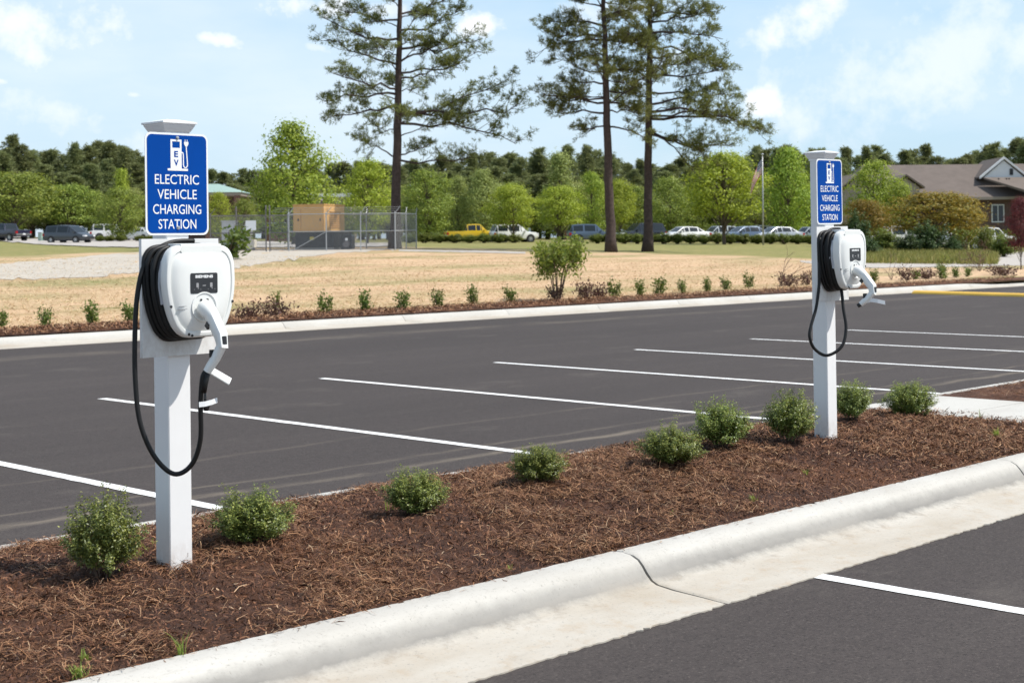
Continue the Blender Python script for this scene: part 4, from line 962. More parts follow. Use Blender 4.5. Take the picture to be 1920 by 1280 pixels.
def tree(kind, px, top, w_, d, mat, label, group=None, name='broadleaf_tree', base=None):
    p = TD(px, d) if base is None else base; hgt = CAMH + (CY - .0097 * (px - CX) - top) / F * d - p[2]
    k = cnt[0]; cnt[0] += 1; ms = TR[kind][k % len(TR[kind])]; rx = w_ / F * d / 2 / .34 * .92
    t = thing(name, label, 'tree', p - np.array([0, 0, .1]), k * 1.9, group); t.scale = (rx, rx, hgt)
    link('crown', ms[0], None, t); 
    ms[0].materials.clear() if False else None
    o = t.children[0]
    if len(ms[0].materials) == 0: ms[0].materials.append(M[mat])
    o.material_slots[0].link = 'OBJECT'; o.material_slots[0].material = M[mat]
    link('trunk', ms[1], M['stem'], t)
GT = 'broadleaf trees round the car park'
tree('tall', 550, 230, 172, 112, 'bright', 'tall bright green tree behind the generator')
tree('round', 690, 298, 98, 118, 'yellowgreen', 'yellow green tree just left of the lone tall pine')
tree('spread', 30, 322, 160, 172, 'midgreen', 'wide green tree above the dark pickup at the left edge')
tree('spread', 128, 345, 110, 178, 'midgreen', 'broad green tree above the grey minivan')
tree('cone', 229, 318, 60, 165, 'yellowgreen', 'pointed yellow green tree rising left of the near sign')
tree('round', 225, 352, 92, 150, 'midgreen', 'round green tree in front of the white wagon left of the near sign')
tree('round', 410, 360, 55, 135, 'yellowgreen', 'small yellow green tree just right of the near sign')
tree('round', 458, 372, 60, 128, 'midgreen', 'low green tree before the pavilion, right of the small yellow green tree')
tree('round', 800, 318, 105, 150, 'midgreen', 'green tree behind the shrubs right of the lone tall pine')
tree('tall', 858, 330, 70, 160, 'pale', 'greyish green tree above the yellow pickup')
tree('tall', 905, 318, 90, 158, 'pale', 'pale tree between the yellow pickup and the white wagon')
tree('spread', 962, 345, 92, 132, 'yellowgreen', 'small yellow green tree in front of the white wagon')
tree('cone', 1050, 288, 100, 165, 'pale', 'tall pale pointed tree behind the bare legged bush')
tree('spread', 1048, 348, 92, 140, 'yellowgreen', 'yellow green tree between the white wagon and the dark wagon')
tree('round', 1110, 322, 66, 148, 'bright', 'bright green tree just left of the twin tall pines')
tree('spread', 1162, 336, 60, 138, 'yellowgreen', 'yellow green tree between the twin tall pines')
tree('round', 1255, 332, 88, 150, 'midgreen', 'green tree just right of the twin tall pines')
tree('spread', 1358, 284, 150, 118, 'yellowgreen', 'broad bright yellow green tree with layered boughs in front of the flagpole')
tree('tall', 1478, 278, 112, 150, 'bright', 'bright tree between the flagpole and the farther sign')
tree('tall', 1528, 296, 60, 155, 'midgreen', 'green tree directly behind the farther charging post')
tree('round', 1640, 300, 105, 108, 'bright', 'bright green tree before the long brown roof, right of the farther sign')
tree('round', 1690, 345, 70, 106, 'bright', 'lower bright green tree right of the bright tree by the roof')
tree('spread', 1622, 372, 90, 92, 'orange', 'orange tinged tree just right of the farther sign')
tree('spread', 1752, 358, 190, 95, 'orange', 'wide orange tinged tree below the brown roof')
tree('round', 1804, 370, 76, 98, 'orange', 'yellow orange tree by the white pickup on the right')
p = TG(1914, 503)
tree('spread', 1912, 366, 50, proj(p)[2], 'red', 'dark red leaved tree at the right edge of the photo', name='red_tree', base=p)
# fill of mid-distance trees
r = np.random.default_rng(99); fills = [(k, r.normal(0, 6), r.uniform(0, 1)) for k in range(36)]
for k, j, q in fills:
    px = -40 + 56 * k + j
    if 1560 < px: continue
    if 380 < px < 470: continue
    top = 345 + 22 * q if px < 300 else 335 + 24 * q
    tree(['round', 'tall', 'spread'][k % 3], px, top, 80, 176 + 10 * q, ['midgreen', 'midgreen', 'pale'][k % 3], 'green tree in the belt behind the parked cars', 'green trees in the belt behind the parked cars')
# ---- far pine wood
def far_pine(seed):
    r = np.random.default_rng(seed); mb = MB(); cs, ds = [], []
    mb.tube([(0, 0, -.02), (0, 0, .5), (r.normal(0, .01), 0, .97)], [.016, .011, .002], 6, False)
    for k in range(120):
        z = r.uniform(.14, .985); f = (z - .16) / .84; rad = .22 * (1 - f) ** .8 * r.uniform(.25, 1.15) + .008; a = r.uniform(0, 6.28)
        e = np.array([math.cos(a) * rad, math.sin(a) * rad, z + rad * .22]); mb.tube([(0, 0, z - rad * .1), tuple(e)], [.004, .001], 3, False)
        for q in range(12):
            g = r.uniform(.25, 1.05); cs.append(np.array([0, 0, z]) + (e - np.array([0, 0, z])) * g + r.normal(0, .015, 3)); ds.append(np.array([math.cos(a), math.sin(a), .7]))
    cs = np.array(cs); ds = np.array(ds)
    return np_mesh('crown', tuft_leaves(cs, ds, .034, 8, r, .0058), 4), new_mesh('trunk', mb.v, mb.f, True)
FP = [far_pine(500 + k) for k in range(6)]
sky_x = [-60, 0, 40, 80, 120, 165, 215, 250, 290, 400, 450, 500, 640, 700, 800, 870, 940, 980, 1010, 1060, 1110, 1150, 1190, 1240, 1300, 1440, 1500, 1560, 1600, 1640, 1670, 1722, 1760, 1800, 1850, 1885, 1915, 1980]
sky_y = [262, 262, 266, 274, 276, 264, 268, 276, 300, 316, 318, 310, 305, 300, 300, 292, 284, 300, 288, 286, 278, 288, 310, 300, 300, 280, 272, 282, 296, 276, 292, 264, 292, 290, 268, 272, 258, 262]
r = np.random.default_rng(123)
def gl(px): return ('dark pine in the tall row behind the parked trucks on the left', 'tall dark pines behind the trucks on the left') if px < 330 else ('dark pine in the row behind the fenced enclosure', 'dark pines behind the fenced enclosure') if px < 760 else ('dark pine in the row behind the sedans and tall pines', 'dark pines behind the sedans') if px < 1565 else ('dark pine showing above the long brown roof', 'dark pines above the brown roof')
def putpine(px, top, d, k, w_=1.0):
    p = TD(px, d); hgt = CAMH + (CY - .0097 * (px - CX) - top) / F * d - p[2]; lb, g = gl(px)
    t = thing('far_pine', lb, 'pine tree', p - np.array([0, 0, .1]), k * 1.3, g); sx = (10.5 + .42 * hgt) * w_ * r.uniform(1.05, 1.45); t.scale = (sx, sx, hgt)
    link('crown', FP[k % 6][0], M['farpine'], t); link('trunk', FP[k % 6][1], M['bark'], t)
k = 0; px = -60.0
while px < 1990:
    top = np.interp(px, sky_x, sky_y)
    putpine(px, top + r.normal(2, 5) + (7 if k % 3 == 1 else 0), r.uniform(205, 250), k, .95); k += 1; px += r.uniform(13, 23)
px = -50.0
while px < 1600:
    top = np.interp(px, sky_x, sky_y) + 26
    putpine(px, top + r.uniform(-6, 34), r.uniform(185, 200), k, 1.0); k += 1; px += r.uniform(20, 32)
# ------------------------------------------------------------------ hedges and bushes in the far car park
HB = [bush_mesh(201 + k, 1.0, .95, 120, 40, .13, .07, .2) for k in range(3)]
def hbush(px, py, wpx, hpx, d, mat, label, group, name='clipped_bush', k=0):
    p = TD(px, d); rx = wpx / F * d / 2; h = hpx / F * d
    t = thing(name, label, 'bush', p - np.array([0, 0, .03]), k * 1.1, group); t.scale = (rx, rx, h / 1.95)
    link('foliage', HB[k % 3][0], M[mat], t); link('stem', HB[k % 3][1], M['twig'], t)
k = 0
for px in list(range(768, 985, 28)) + list(range(1120, 1560, 25)):
    y = np.interp(px, [760, 980, 1120, 1540], [457, 459, 461, 464]); lb = ('clipped round bush in the low hedge before the yellow pickup and white wagon', 'clipped bushes before the yellow pickup') if px < 1000 else ('clipped round bush in the low hedge before the row of sedans', 'clipped bushes before the sedans')
    hbush(px, y, 36, (18 if px < 1000 else 21) + (k * 7 % 4), 128 if px < 1000 else 122, 'hedge', lb[0], lb[1], k=k); k += 1
for px, w_, h in ((188, 22, 14), (205, 24, 14), (226, 26, 16), (262, 24, 14), (282, 22, 14)):
    hbush(px, 447, w_, h, 146, 'hedge', 'clipped low bush before the pale wagons on the left', 'clipped bushes before the pale wagons', k=k); k += 1
for px in range(770, 850, 22):
    hbush(px, 446, 30, 22, 142, 'hedge', 'rounded bush behind the low hedge left of the yellow pickup', 'rounded bushes left of the yellow pickup', k=k); k += 1
def long_hedge(label, x0, x1, ytop, d, mat, ybot=None):
    r = np.random.default_rng(int(x0)); a, b = TD(x0, d), TD(x1, d); L = np.linalg.norm(b - a); n = int(L * 240); f = r.uniform(0, 1, n)
    hgt = CAMH + (CY - .0097 * ((x0 + x1) / 2 - CX) - ytop) / F * d - (a[2] + b[2]) / 2
    nx = FWD
    c = (b - a)[None] * f[:, None] + nx[None] * r.uniform(-.55, .55, n)[:, None]; z = hgt * r.uniform(0, 1, n) ** .7
    z *= 1 - .10 * np.sin(f * L * 1.9) ** 2; c[:, 2] += z
    t = thing('hedge', label, 'hedge', a)
    link('foliage', np_mesh('foliage', leaves(c, unit(r, n), r.uniform(.12, .22, n), r.uniform(.08, .13, n), r), 4), M[mat], t)
    mb = MB()
    for q in range(int(L / 1.2)): s = (b - a) * (q + .5) / int(L / 1.2); mb.tube([tuple(s - np.array([0, 0, .05])), tuple(s + np.array([0, 0, hgt * .8]))], [.04, .015], 5, False)
    mb.build('stem', M['twig'], t, True)
long_hedge('long clipped hedge behind the sedans, right of the twin tall pines', 1262, 1420, 418, 160, 'hedge')
long_hedge('long clipped hedge behind the sedans, left of the farther charging post', 1436, 1530, 419, 158, 'hedge')
long_hedge('long green hedge before the white pickup on the right', 1790, 1925, 428, 88, 'hedge')
long_hedge('long green hedge behind the clipped bushes at the dark truck', 1110, 1190, 420, 165, 'hedge')
DB = [bush_mesh(221 + k, 1.0, 1.0, 110, 42, .13, .25, .3) for k in range(3)]
for i, (px, w_, top, bot, d, mat, lb) in enumerate(((1608, 50, 392, 486, 84, 'darkshrub', 'dark bush behind the farther charger gun'), (1655, 70, 424, 470, 84, 'hedge', 'yellow green bush right of the farther charger'), (1740, 74, 412, 466, 82, 'darkshrub', 'dark rounded bush under the wide orange tinged tree'), (1700, 50, 432, 470, 80, 'hedge', 'light bush left of the dark rounded bush'), (1848, 34, 420, 462, 84, 'darkshrub', 'dark upright bush before the white pickup'), (1622, 56, 440, 484, 76, 'orange', 'orange tinged low bush right of the farther charger'), (1790, 40, 440, 466, 82, 'hedge', 'small bush between the dark rounded bush and the dark upright bush'), (1880, 50, 436, 462, 80, 'hedge', 'low yellow green bush by the red tree'))):
    p = TD(px, d); h = CAMH + (CY - .0097 * (px - CX) - top) / F * d - p[2]; rx = w_ / F * d / 2
    t = thing('roadside_bush', lb, 'bush', p - np.array([0, 0, .05]), i * 1.1); t.scale = (rx, rx, h / 1.98)
    link('foliage', DB[i % 3][0], M[mat], t); link('stem', DB[i % 3][1], M['twig'], t)
for px, w_, h, lb in ((640, 60, 40, 'green bush before the flat roofed building, right of the generator'), (592, 60, 44, 'green bush before the flat roofed building, behind the generator')):
    hbush(px, 452, w_, h * 1.7, 135, 'midgreen', lb, None, 'roadside_bush', px)
# roadside grass on the right
n = 16000; r = np.random.default_rng(8); px = r.uniform(1590, 1870, n); d = r.uniform(66, 84, n); u = (px - CX) / F
x = RIGHT[0] * u * d + FWD[0] * d; y = RIGHT[1] * u * d + FWD[1] * d; c = np.stack([x, y, terr(x, y)], -1)
link('roadside_grass', np_mesh('roadside_grass', leaves(c, r.normal(0, .35, (n, 3)) + np.array([0, 0, 1]), r.uniform(.15, .5, n), .05, r), 4), leafmat('roadside_weed', (.10, .13, .02), (.22, .24, .05), (.40, .33, .12), .3), label='uncut green and tan grass between the access road and the bushes', cat='grass', kind='stuff')

# ------------------------------------------------------------------ vehicles
def carpaint(name, col, rough=.22, metal=0.0):
    m, nt, out = nodes(name); b = princ(nt, out, ramp(nt, noise(nt, 3, 3, .5, objco(nt)), [(.3, [x * .95 for x in col]), (.7, col)]), rough, None, Metallic=metal)
    b.inputs['Coat Weight'].default_value = .6; b.inputs['Coat Roughness'].default_value = .08; return m
PA = {'white': carpaint('white_car_paint', (.78, .78, .77)), 'silver': carpaint('silver_car_paint', (.42, .44, .47), .3, .5), 'blue': carpaint('blue_grey_car_paint', (.10, .14, .21), .3, .3), 'dark': carpaint('dark_grey_car_paint', (.055, .062, .075), .28, .3), 'black': carpaint('black_car_paint', (.014, .016, .024), .2), 'yellow': carpaint('yellow_car_paint', (.75, .50, .03)), 'navy': carpaint('navy_car_paint', (.018, .020, .045), .25), 'greygreen': carpaint('light_silver_car_paint', (.55, .58, .60), .3, .3)}
M['glass'] = simple('car_window_glass', (.018, .024, .028), .06, .1, 5); M['tyre'] = simple('tyre_rubber', (.018, .018, .018), .85, .2, 20); M['rim'] = simple('alloy_rim', (.45, .45, .46), .35, .1, 10, Metallic=.7)
M['lampw'] = simple('clear_lamp', (.75, .76, .78), .1, .05, 10); M['lampr'] = simple('red_tail_lamp', (.35, .012, .012), .2, .1, 10); M['trim'] = simple('black_trim', (.02, .02, .022), .5, .2, 10); M['chrome'] = simple('bright_bumper', (.5, .5, .52), .25, .1, 10, Metallic=.8)
ST = {  # x, z bottom, z belt, z top, half width belt, half width top
 'sedan': [(-2.35, .42, .80, .82, .74, .60), (-2.28, .28, .96, .99, .83, .70), (-1.72, .22, .98, 1.01, .88, .70), (-.95, .20, .96, 1.41, .90, .62), (.05, .20, .94, 1.46, .90, .64), (.55, .20, .92, 1.42, .90, .62), (1.30, .20, .92, .95, .89, .72), (2.10, .24, .76, .80, .84, .68), (2.32, .40, .62, .64, .72, .58)],
 'suv': [(-2.36, .48, .98, 1.0, .84, .70), (-2.30, .36, 1.03, 1.08, .92, .80), (-2.02, .30, 1.04, 1.74, .94, .70), (-.9, .28, 1.03, 1.80, .95, .72), (.35, .28, 1.01, 1.76, .95, .72), (1.12, .28, 1.0, 1.05, .94, .80), (2.05, .32, .92, .98, .90, .76), (2.32, .46, .78, .80, .80, .66)],
 'minivan': [(-2.48, .42, .95, .98, .84, .70), (-2.42, .30, 1.02, 1.06, .92, .80), (-2.12, .24, 1.01, 1.68, .95, .72), (-.8, .22, .98, 1.76, .97, .74), (.55, .22, .95, 1.70, .97, .74), (1.62, .22, .93, .97, .95, .80), (2.25, .26, .78, .82, .88, .72), (2.48, .40, .62, .64, .74, .58)],
 'pickup': [(-2.78, .58, 1.04, 1.06, .88, .86), (-2.74, .46, 1.08, 1.11, .92, .90), (-.92, .38, 1.08, 1.11, .94, .92), (-.86, .38, 1.10, 1.16, .94, .88), (-.66, .36, 1.11, 1.78, .94, .70), (.25, .36, 1.11, 1.84, .95, .72), (.70, .36, 1.10, 1.79, .95, .72), (1.36, .36, 1.10, 1.14, .94, .82), (2.50, .42, 1.02, 1.07, .92, .80), (2.72, .55, .84, .86, .84, .72)]}
GL = {'sedan': dict(side=[2, 3, 4, 5], front=5, rear=2), 'suv': dict(side=[1, 2, 3, 4], front=4, rear=1), 'minivan': dict(side=[1, 2, 3, 4], front=4, rear=1), 'pickup': dict(side=[3, 4, 5, 6], front=6, rear=3)}
def vehicle(name, kind, paint, label, cat, px, yb, d, psi, sc=1.0, group=None, bed=None):
    p = TD(px, d); fw = RIGHT * math.cos(R_(psi)) + FWD * math.sin(R_(psi)); rz = math.atan2(fw[1], fw[0])
    zt = CAMH - (yb - (CY - .0097 * (px - CX))) / F * d      # keep wheels on the ground
    t = thing(name, label, cat, (p[0], p[1], p[2] + .0), rz, group); t.scale = (sc, sc, sc)
    st = ST[kind]; rings = []
    for x, zb, zl, zt_, wb, wt in st:
        zm = zb + (zl - zb) * .55
        h = [(-wt * .55, zt_ + .012), (-wt, zt_), (-wb * .975, zl), (-wb, zm), (-wb * .97, zb + .10), (-wb * .86, zb)]
        rings.append([(x, y, z) for y, z in h] + [(x, -y, z) for y, z in h[::-1]])
    mb = MB(); mb.loft(rings); body = mb.build('body', PA[paint], t, 38)
    g = GL[kind]
    def pane(nm, q, ins, mat, prop=.012):
        q = [Vector(v) for v in q]; nrm = (q[1] - q[0]).cross(q[3] - q[0]); 
        if nrm.length < 1e-6: nrm = (q[2] - q[1]).cross(q[3] - q[1])
        nrm.normalize(); c = sum(q, Vector()) / 4
        if nrm.dot(c - Vector((0, 0, .9))) < 0: nrm = -nrm
        def bl(a, b): return q[0] * (1 - a) * (1 - b) + q[1] * a * (1 - b) + q[2] * a * b + q[3] * (1 - a) * b
        a0, a1, b0, b1 = ins; f = [bl(a0, b0), bl(a1, b0), bl(a1, b1), bl(a0, b1)]
        mb = MB(); mb.loft([[tuple(v - nrm * .01) for v in f], [tuple(v + nrm * prop) for v in f]]); mb.build(nm, mat, t)
    for s in (1, -1):
        for i in g['side']:
            a, b = st[i], st[i + 1]; A0 = (a[0], s * a[4] * .975, a[2]); B0 = (b[0], s * b[4] * .975, b[2]); A1 = (a[0], s * a[5], a[3]); B1 = (b[0], s * b[5], b[3])
            pane('window', (A0, B0, B1, A1), (.07, .93, .10, .86), M['glass'])
    for nm, i in (('windscreen', g['front']), ('rear_window', g['rear'])):
        a, b = st[i], st[i + 1]; pane(nm, ((a[0], -a[5], a[3]), (a[0], a[5], a[3]), (b[0], b[5], b[3]), (b[0], -b[5], b[3])), (.08, .92, .08, .92), M['glass'])
    wr = {'sedan': .32, 'suv': .37, 'minivan': .33, 'pickup': .39}[kind]; xw = {'sedan': (-1.38, 1.42), 'suv': (-1.38, 1.42), 'minivan': (-1.45, 1.50), 'pickup': (-1.70, 1.78)}[kind]
    wd = max(s[4] for s in st)
    for xx in xw:
        for s in (1, -1):
            T = Matrix.Translation((xx, s * (wd - .10), wr)) @ Matrix.Rotation(-s * PI / 2, 4, 'X')
            mb = MB(); mb.lathe([(wr + .07, -.05), (wr + .07, .103), (.05, .104)], 18, T); mb.build('wheel_arch', M['trim'], t)
            mb = MB(); mb.lathe([(wr * .62, -.1), (wr * .96, -.1), (wr, -.06), (wr, .09), (wr * .95, .118), (wr * .62, .112)], 20, T); ty = mb.build('tyre', M['tyre'], t, 40)
            mb = MB(); mb.lathe([(.03, .126), (wr * .2, .120), (wr * .5, .108), (wr * .63, .119), (wr * .63, .05)], 14, T); mb.build('rim', M['rim'], t, 40)
    a = st[-2]; e = st[-1]; b0 = st[0]; b1 = st[1]
    for s in (1, -1):
        mb = MB(); z = a[2] * .5 + e[2] * .5; mb.loft([[(a[0] + .02, s * (a[4] - .02), z - .06), (a[0] + .02, s * (a[4] - .02), z + .06), (a[0] + .02, s * (a[4] - .34), z + .07), (a[0] + .02, s * (a[4] - .34), z - .05)], [(e[0] - .02, s * (e[4] + .04), z - .07), (e[0] - .02, s * (e[4] + .04), z + .04), (e[0] + .02, s * (e[4] - .28), z + .04), (e[0] + .02, s * (e[4] - .28), z - .06)]]); mb.build('headlight', M['lampw'], t)
        mb = MB(); z = b1[2] - .14; hh = .12 if kind in ('sedan',) else .18; mb.box(b0[0] - .03, b1[0] + .14, s * b1[4] - .16 if s > 0 else -b1[4] - .012, s * b1[4] + .012 if s > 0 else -b1[4] + .16, z - hh, z + .06); mb.build('tail_light', M['lampr'], t)
        mb = MB(); i = g['front']; x = st[i + 1][0] - .32; mb.box(x - .06, x + .08, s * wd + (-.02 if s > 0 else -.20), s * wd + (.20 if s > 0 else .02), st[i][2] + .02, st[i][2] + .18); mb.build('side_mirror', PA[paint], t)
    mb = MB(); mb.box(e[0] - .06, e[0] + .035, -e[4] + .08, e[4] - .08, e[1] + .03, e[1] + .16); mb.build('grille', M['trim'], t)
    bm = M['chrome'] if kind == 'pickup' else M['trim']
    mb = MB(); mb.box(b0[0] - .06, b0[0] + .06, -b0[4], b0[4], b0[1] + .02, b0[1] + .17); mb.build('rear_bumper', bm, t)
    mb = MB(); mb.box(b0[0] - .065, b0[0] - .02, -.16, .16, b0[1] + .06 + (.2 if kind != 'pickup' else 0), b0[1] + .19 + (.2 if kind != 'pickup' else 0)); mb.build('number_plate', M['lampw'], t)
    if kind == 'pickup':
        mb = MB(); mb.box(-2.66, -.98, -.80, .80, 1.06, 1.135); mb.build('load_bed', M['trim'], t)
    return t
V = vehicle
V('pickup_truck', 'pickup', 'navy', 'dark pickup truck at the left edge with its tailgate turned to the road', 'pickup truck', 12, 449, 152, 146, 1.0)
V('minivan', 'minivan', 'dark', 'dark grey minivan driving on the road at the left', 'minivan', 130, 459, 138, -22, .95)
V('pickup_truck', 'pickup', 'white', 'white pickup truck parked behind the dark grey minivan', 'pickup truck', 142, 442, 165, -18, .82)
V('sport_wagon', 'suv', 'white', 'white wagon parked under the round tree left of the near sign', 'car', 212, 440, 158, 12, .98)
V('sedan', 'sedan', 'white', 'white sedan half hidden by the near sign', 'car', 262, 441, 156, 150, .95)
V('pickup_truck', 'pickup', 'yellow', 'yellow pickup truck behind the low hedge', 'pickup truck', 886, 452, 140, 12, .92)
V('sport_wagon', 'suv', 'white', 'white wagon parked beside the yellow pickup', 'car', 964, 454, 136, 20, .92)
V('sport_wagon', 'suv', 'blue', 'blue grey wagon just left of the twin tall pines', 'car', 1108, 452, 136, 10, .92)
V('sport_wagon', 'suv', 'black', 'black wagon standing between the twin tall pines', 'car', 1200, 456, 134, 205, .98)
V('sedan', 'sedan', 'white', 'white sedan just right of the twin tall pines', 'car', 1284, 457, 132, 208, .98)
V('sport_wagon', 'suv', 'greygreen', 'silver wagon parked behind the trunk of the bright layered tree', 'car', 1345, 450, 146, 205, .85)
V('sedan', 'sedan', 'blue', 'blue grey sedan below the flagpole', 'car', 1398, 456, 130, 205, 1.0)
V('sedan', 'sedan', 'silver', 'silver sedan right of the flagpole', 'car', 1458, 457, 130, 205, .98)
V('sport_wagon', 'suv', 'greygreen', 'silver wagon partly hidden by the farther charging post', 'car', 1516, 456, 132, 205, .8)
V('delivery_van', 'minivan', 'white', 'white van behind the blue grey sedan below the flag', 'van', 1420, 444, 152, 205, .9)
V('pickup_truck', 'pickup', 'white', 'white pickup truck before the brick building on the right', 'pickup truck', 1850, 440, 100, 15, .8)
V('sport_wagon', 'suv', 'white', 'white wagon behind the bushes right of the farther charger', 'car', 1672, 440, 104, 190, .85)
V('sedan', 'sedan', 'silver', 'silver sedan between the white vehicles on the right', 'car', 1750, 442, 106, 190, .85)

# ------------------------------------------------------------------ fenced enclosure
def chain():
    m, nt, out = nodes('chain_link_fabric'); oc = objco(nt); sp = N(nt, 'ShaderNodeSeparateXYZ'); nt.links.new(oc, sp.inputs[0])
    q = math_(nt, 'ADD', sp.outputs[0], sp.outputs[1])
    def dg(s):
        t = math_(nt, 'ADD', q, math_(nt, 'MULTIPLY', sp.outputs[2], s)); t = math_(nt, 'FRACT', math_(nt, 'MULTIPLY', t, 10.0)); return math_(nt, 'LESS_THAN', t, .13)
    k = math_(nt, 'MAXIMUM', dg(1.0), dg(-1.0))
    b = princ(nt, out, (.30, .31, .32), .5); t = nt.nodes.new('ShaderNodeBsdfTransparent'); mx = nt.nodes.new('ShaderNodeMixShader')
    nt.links.new(k, mx.inputs[0]); nt.links.new(t.outputs[0], mx.inputs[1]); nt.links.new(b.outputs[0], mx.inputs[2]); nt.links.new(mx.outputs[0], out.inputs[0]); return m
M['chain'] = chain()
ang = R_(6); DF = 78.0
pa = TD(742, DF); pb = TD(376, DF + 1)
ex = (pa - pb); ex[2] = 0; LEN = np.linalg.norm(ex); ex /= LEN; ey = np.array([-ex[1], ex[0], 0.0])      # ey away from camera
fence = thing('chain_link_fence', 'grey chain link fence with barbed wire arms round the generator', 'fence', pb)
fence.rotation_euler = (0, 0, math.atan2(ex[1], ex[0]))
FH = 2.0; DEP = 7.0
fz = lambda x: float(terr(*(pb + ex * x)[:2])) - pb[2]
fpx = lambda px: (px - 376) / (742 - 376) * LEN
def fpost(x, y, h, mat, rad=.03, arm=True, nm='post'):
    z = float(terr(*(pb + ex * x + ey * y)[:2])) - pb[2]; mb = MB(); mb.tube([(x, y, z - .1), (x, y, z + h)], rad, 8); mb.lathe([(rad * 1.25, 0), (rad * 1.2, .03), (.001, .06)], 8, Matrix.Translation((x, y, z + h)))
    if arm: mb.tube([(x, y, z + h - .03), (x + (.0 if y else .28), y + (0 if not y else .28), z + h + .32)], rad * .55, 6)
    mb.build(nm, mat, fence, 40)
posts = [(fpx(q), m, h, a) for q, m, h, a in ((395, 'darksteel', 2.0, 1), (444, 'darksteel', 2.35, 0), (500, 'darksteel', 2.4, 0), (507, 'darksteel', 2.4, 0), (543, 'galv', 2.0, 1), (613, 'galv', 2.0, 1), (677, 'galv', 2.0, 1), (741, 'galv', 2.0, 1))]
for x, m, h, a in posts: fpost(x, 0, h, M[m], .036 if m == 'darksteel' else .032, bool(a))
fpost(fpx(741), DEP, 2.0, M['galv']); fpost(fpx(690), DEP, 2.0, M['galv']); fpost(fpx(640), DEP, 2.0, M['galv']); fpost(fpx(560), DEP, 2.0, M['galv']); fpost(fpx(480), DEP, 2.0, M['galv']); fpost(fpx(741), DEP / 2, 2.0, M['galv'])
def rail(x0, y0, x1, y1, h, mat, rad=.022, nm='rail'):
    za = float(terr(*(pb + ex * x0 + ey * y0)[:2])) - pb[2]; zb = float(terr(*(pb + ex * x1 + ey * y1)[:2])) - pb[2]
    mb = MB(); mb.tube([(x0, y0, za + h), (x1, y1, zb + h)], rad, 6); mb.build(nm, mat, fence, 40)
for (a, b, m) in ((395, 444, 'darksteel'), (444, 500, 'darksteel'), (507, 543, 'darksteel'), (543, 613, 'galv'), (613, 677, 'galv'), (677, 741, 'galv')):
    for h in ((1.97, 1.04) if m == 'galv' else (1.92, 1.0, .12)): rail(fpx(a), 0, fpx(b), 0, h, M[m], .024 if m == 'galv' else .03)
rail(fpx(741), 0, fpx(741), DEP, 1.97, M['galv']); rail(fpx(480), DEP, fpx(741), DEP, 1.97, M['galv']); rail(fpx(741), 0, fpx(741), DEP, 1.04, M['galv']); rail(fpx(480), DEP, fpx(741), DEP, 1.04, M['galv'])
mb = MB(); za = fz(fpx(550)); mb.tube([(fpx(550), -.02, za + .05), (fpx(611), -.02, za + 1.0)], .018, 6); mb.build('brace', M['galv'], fence)
for h in (.12, .22, .32):
    mb = MB(); x = [fpx(q) for q in (507, 543, 613, 677, 741)]; mb.tube([(q + .28 * h / .32, 0, fz(q) + 1.97 + h) for q in x], .007, 4); mb.build('barbed_wire', M['galv'], fence)
    mb = MB(); mb.tube([(fpx(480), DEP + .28 * h / .32, 1.97 + h - .02 + .05), (fpx(741), DEP + .28 * h / .32, fz(fpx(741)) + 1.97 + h)], .006, 4); mb.build('barbed_wire', M['galv'], fence)
for (a, b, y) in ((395, 444, 0), (445, 499, 0), (508, 543, 0), (543, 613, 0), (613, 677, 0), (677, 741, 0), (480, 560, DEP), (560, 640, DEP), (640, 741, DEP)):
    n = 6; vs = []
    for i in range(n + 1): x = fpx(a) + (fpx(b) - fpx(a)) * i / n; z = float(terr(*(pb + ex * x + ey * y)[:2])) - pb[2]; vs += [(x, y + .03, z + .04), (x, y + .03, z + 1.95)]
    link('wire_mesh', new_mesh('wire_mesh', vs, [(2 * i, 2 * i + 2, 2 * i + 3, 2 * i + 1) for i in range(n)]), M['chain'], fence)
vs = [(fpx(741), 0, fz(fpx(741)) + .04), (fpx(741), 0, fz(fpx(741)) + 1.95), (fpx(741), DEP, fz(fpx(741)) + 1.97), (fpx(741), DEP, fz(fpx(741)) + .06)]
link('wire_mesh', new_mesh('wire_mesh', vs, [(0, 1, 2, 3)]), M['chain'], fence)
rot = fence.rotation_euler[2]
def enc(px, y): q = pb + ex * fpx(px) + ey * y; return (q[0], q[1], float(terr(q[0], q[1])))
def tower(px, dd): return TD(px, dd)
# white notice board on the gate
mb = MB(); t = thing('notice_board', 'white notice board wired to the gate of the fence', 'sign', tuple(np.array(enc(472, -.05)) + np.array([0, 0, 1.40])), rot)
mb.prism(rrect(.56, .52, .02, 2), -.012, .0); mb.build('panel', M['signwhite'], t)
# generator on its tank
U8 = 82 / F
t = thing('generator', 'tan generator housing on a black fuel tank inside the fence', 'generator', TD(600, 82.5), rot - R_(14))
M['tan'] = simple('tan_painted_steel', (.62, .36, .13), .5, .06, 2.0); M['tank'] = simple('black_painted_tank', (.022, .023, .026), .5, .2, 3.0)
mb = MB(); mb.box(-1.55, .35, -.2, 2.4, 1.02, 2.48); gb = mb.build('housing', M['tan'], t)
mb = MB(); mb.box(-1.58, .38, -.23, 2.43, 2.484, 2.54); mb.build('roof', M['tan'], gb)
for (x0, x1) in ((-1.5, -1.08), (-1.02, .28)):
    mb = MB(); mb.box(x0, x1, -.235, -.202, 1.10, 2.30); dr = mb.build('door', M['tan'], t)
    mb = MB(); mb.box(x1 - .16, x1 - .10, -.262, -.237, 1.6, 1.74); mb.build('handle', M['trim'], dr)
mb = MB()
for q in range(9): mb.box(.352, .375, .5, 1.9, 1.2 + .11 * q, 1.25 + .11 * q)
mb.build('louvre', simple('dark_tan_louvre', (.40, .22, .08), .6, .1, 3), gb)
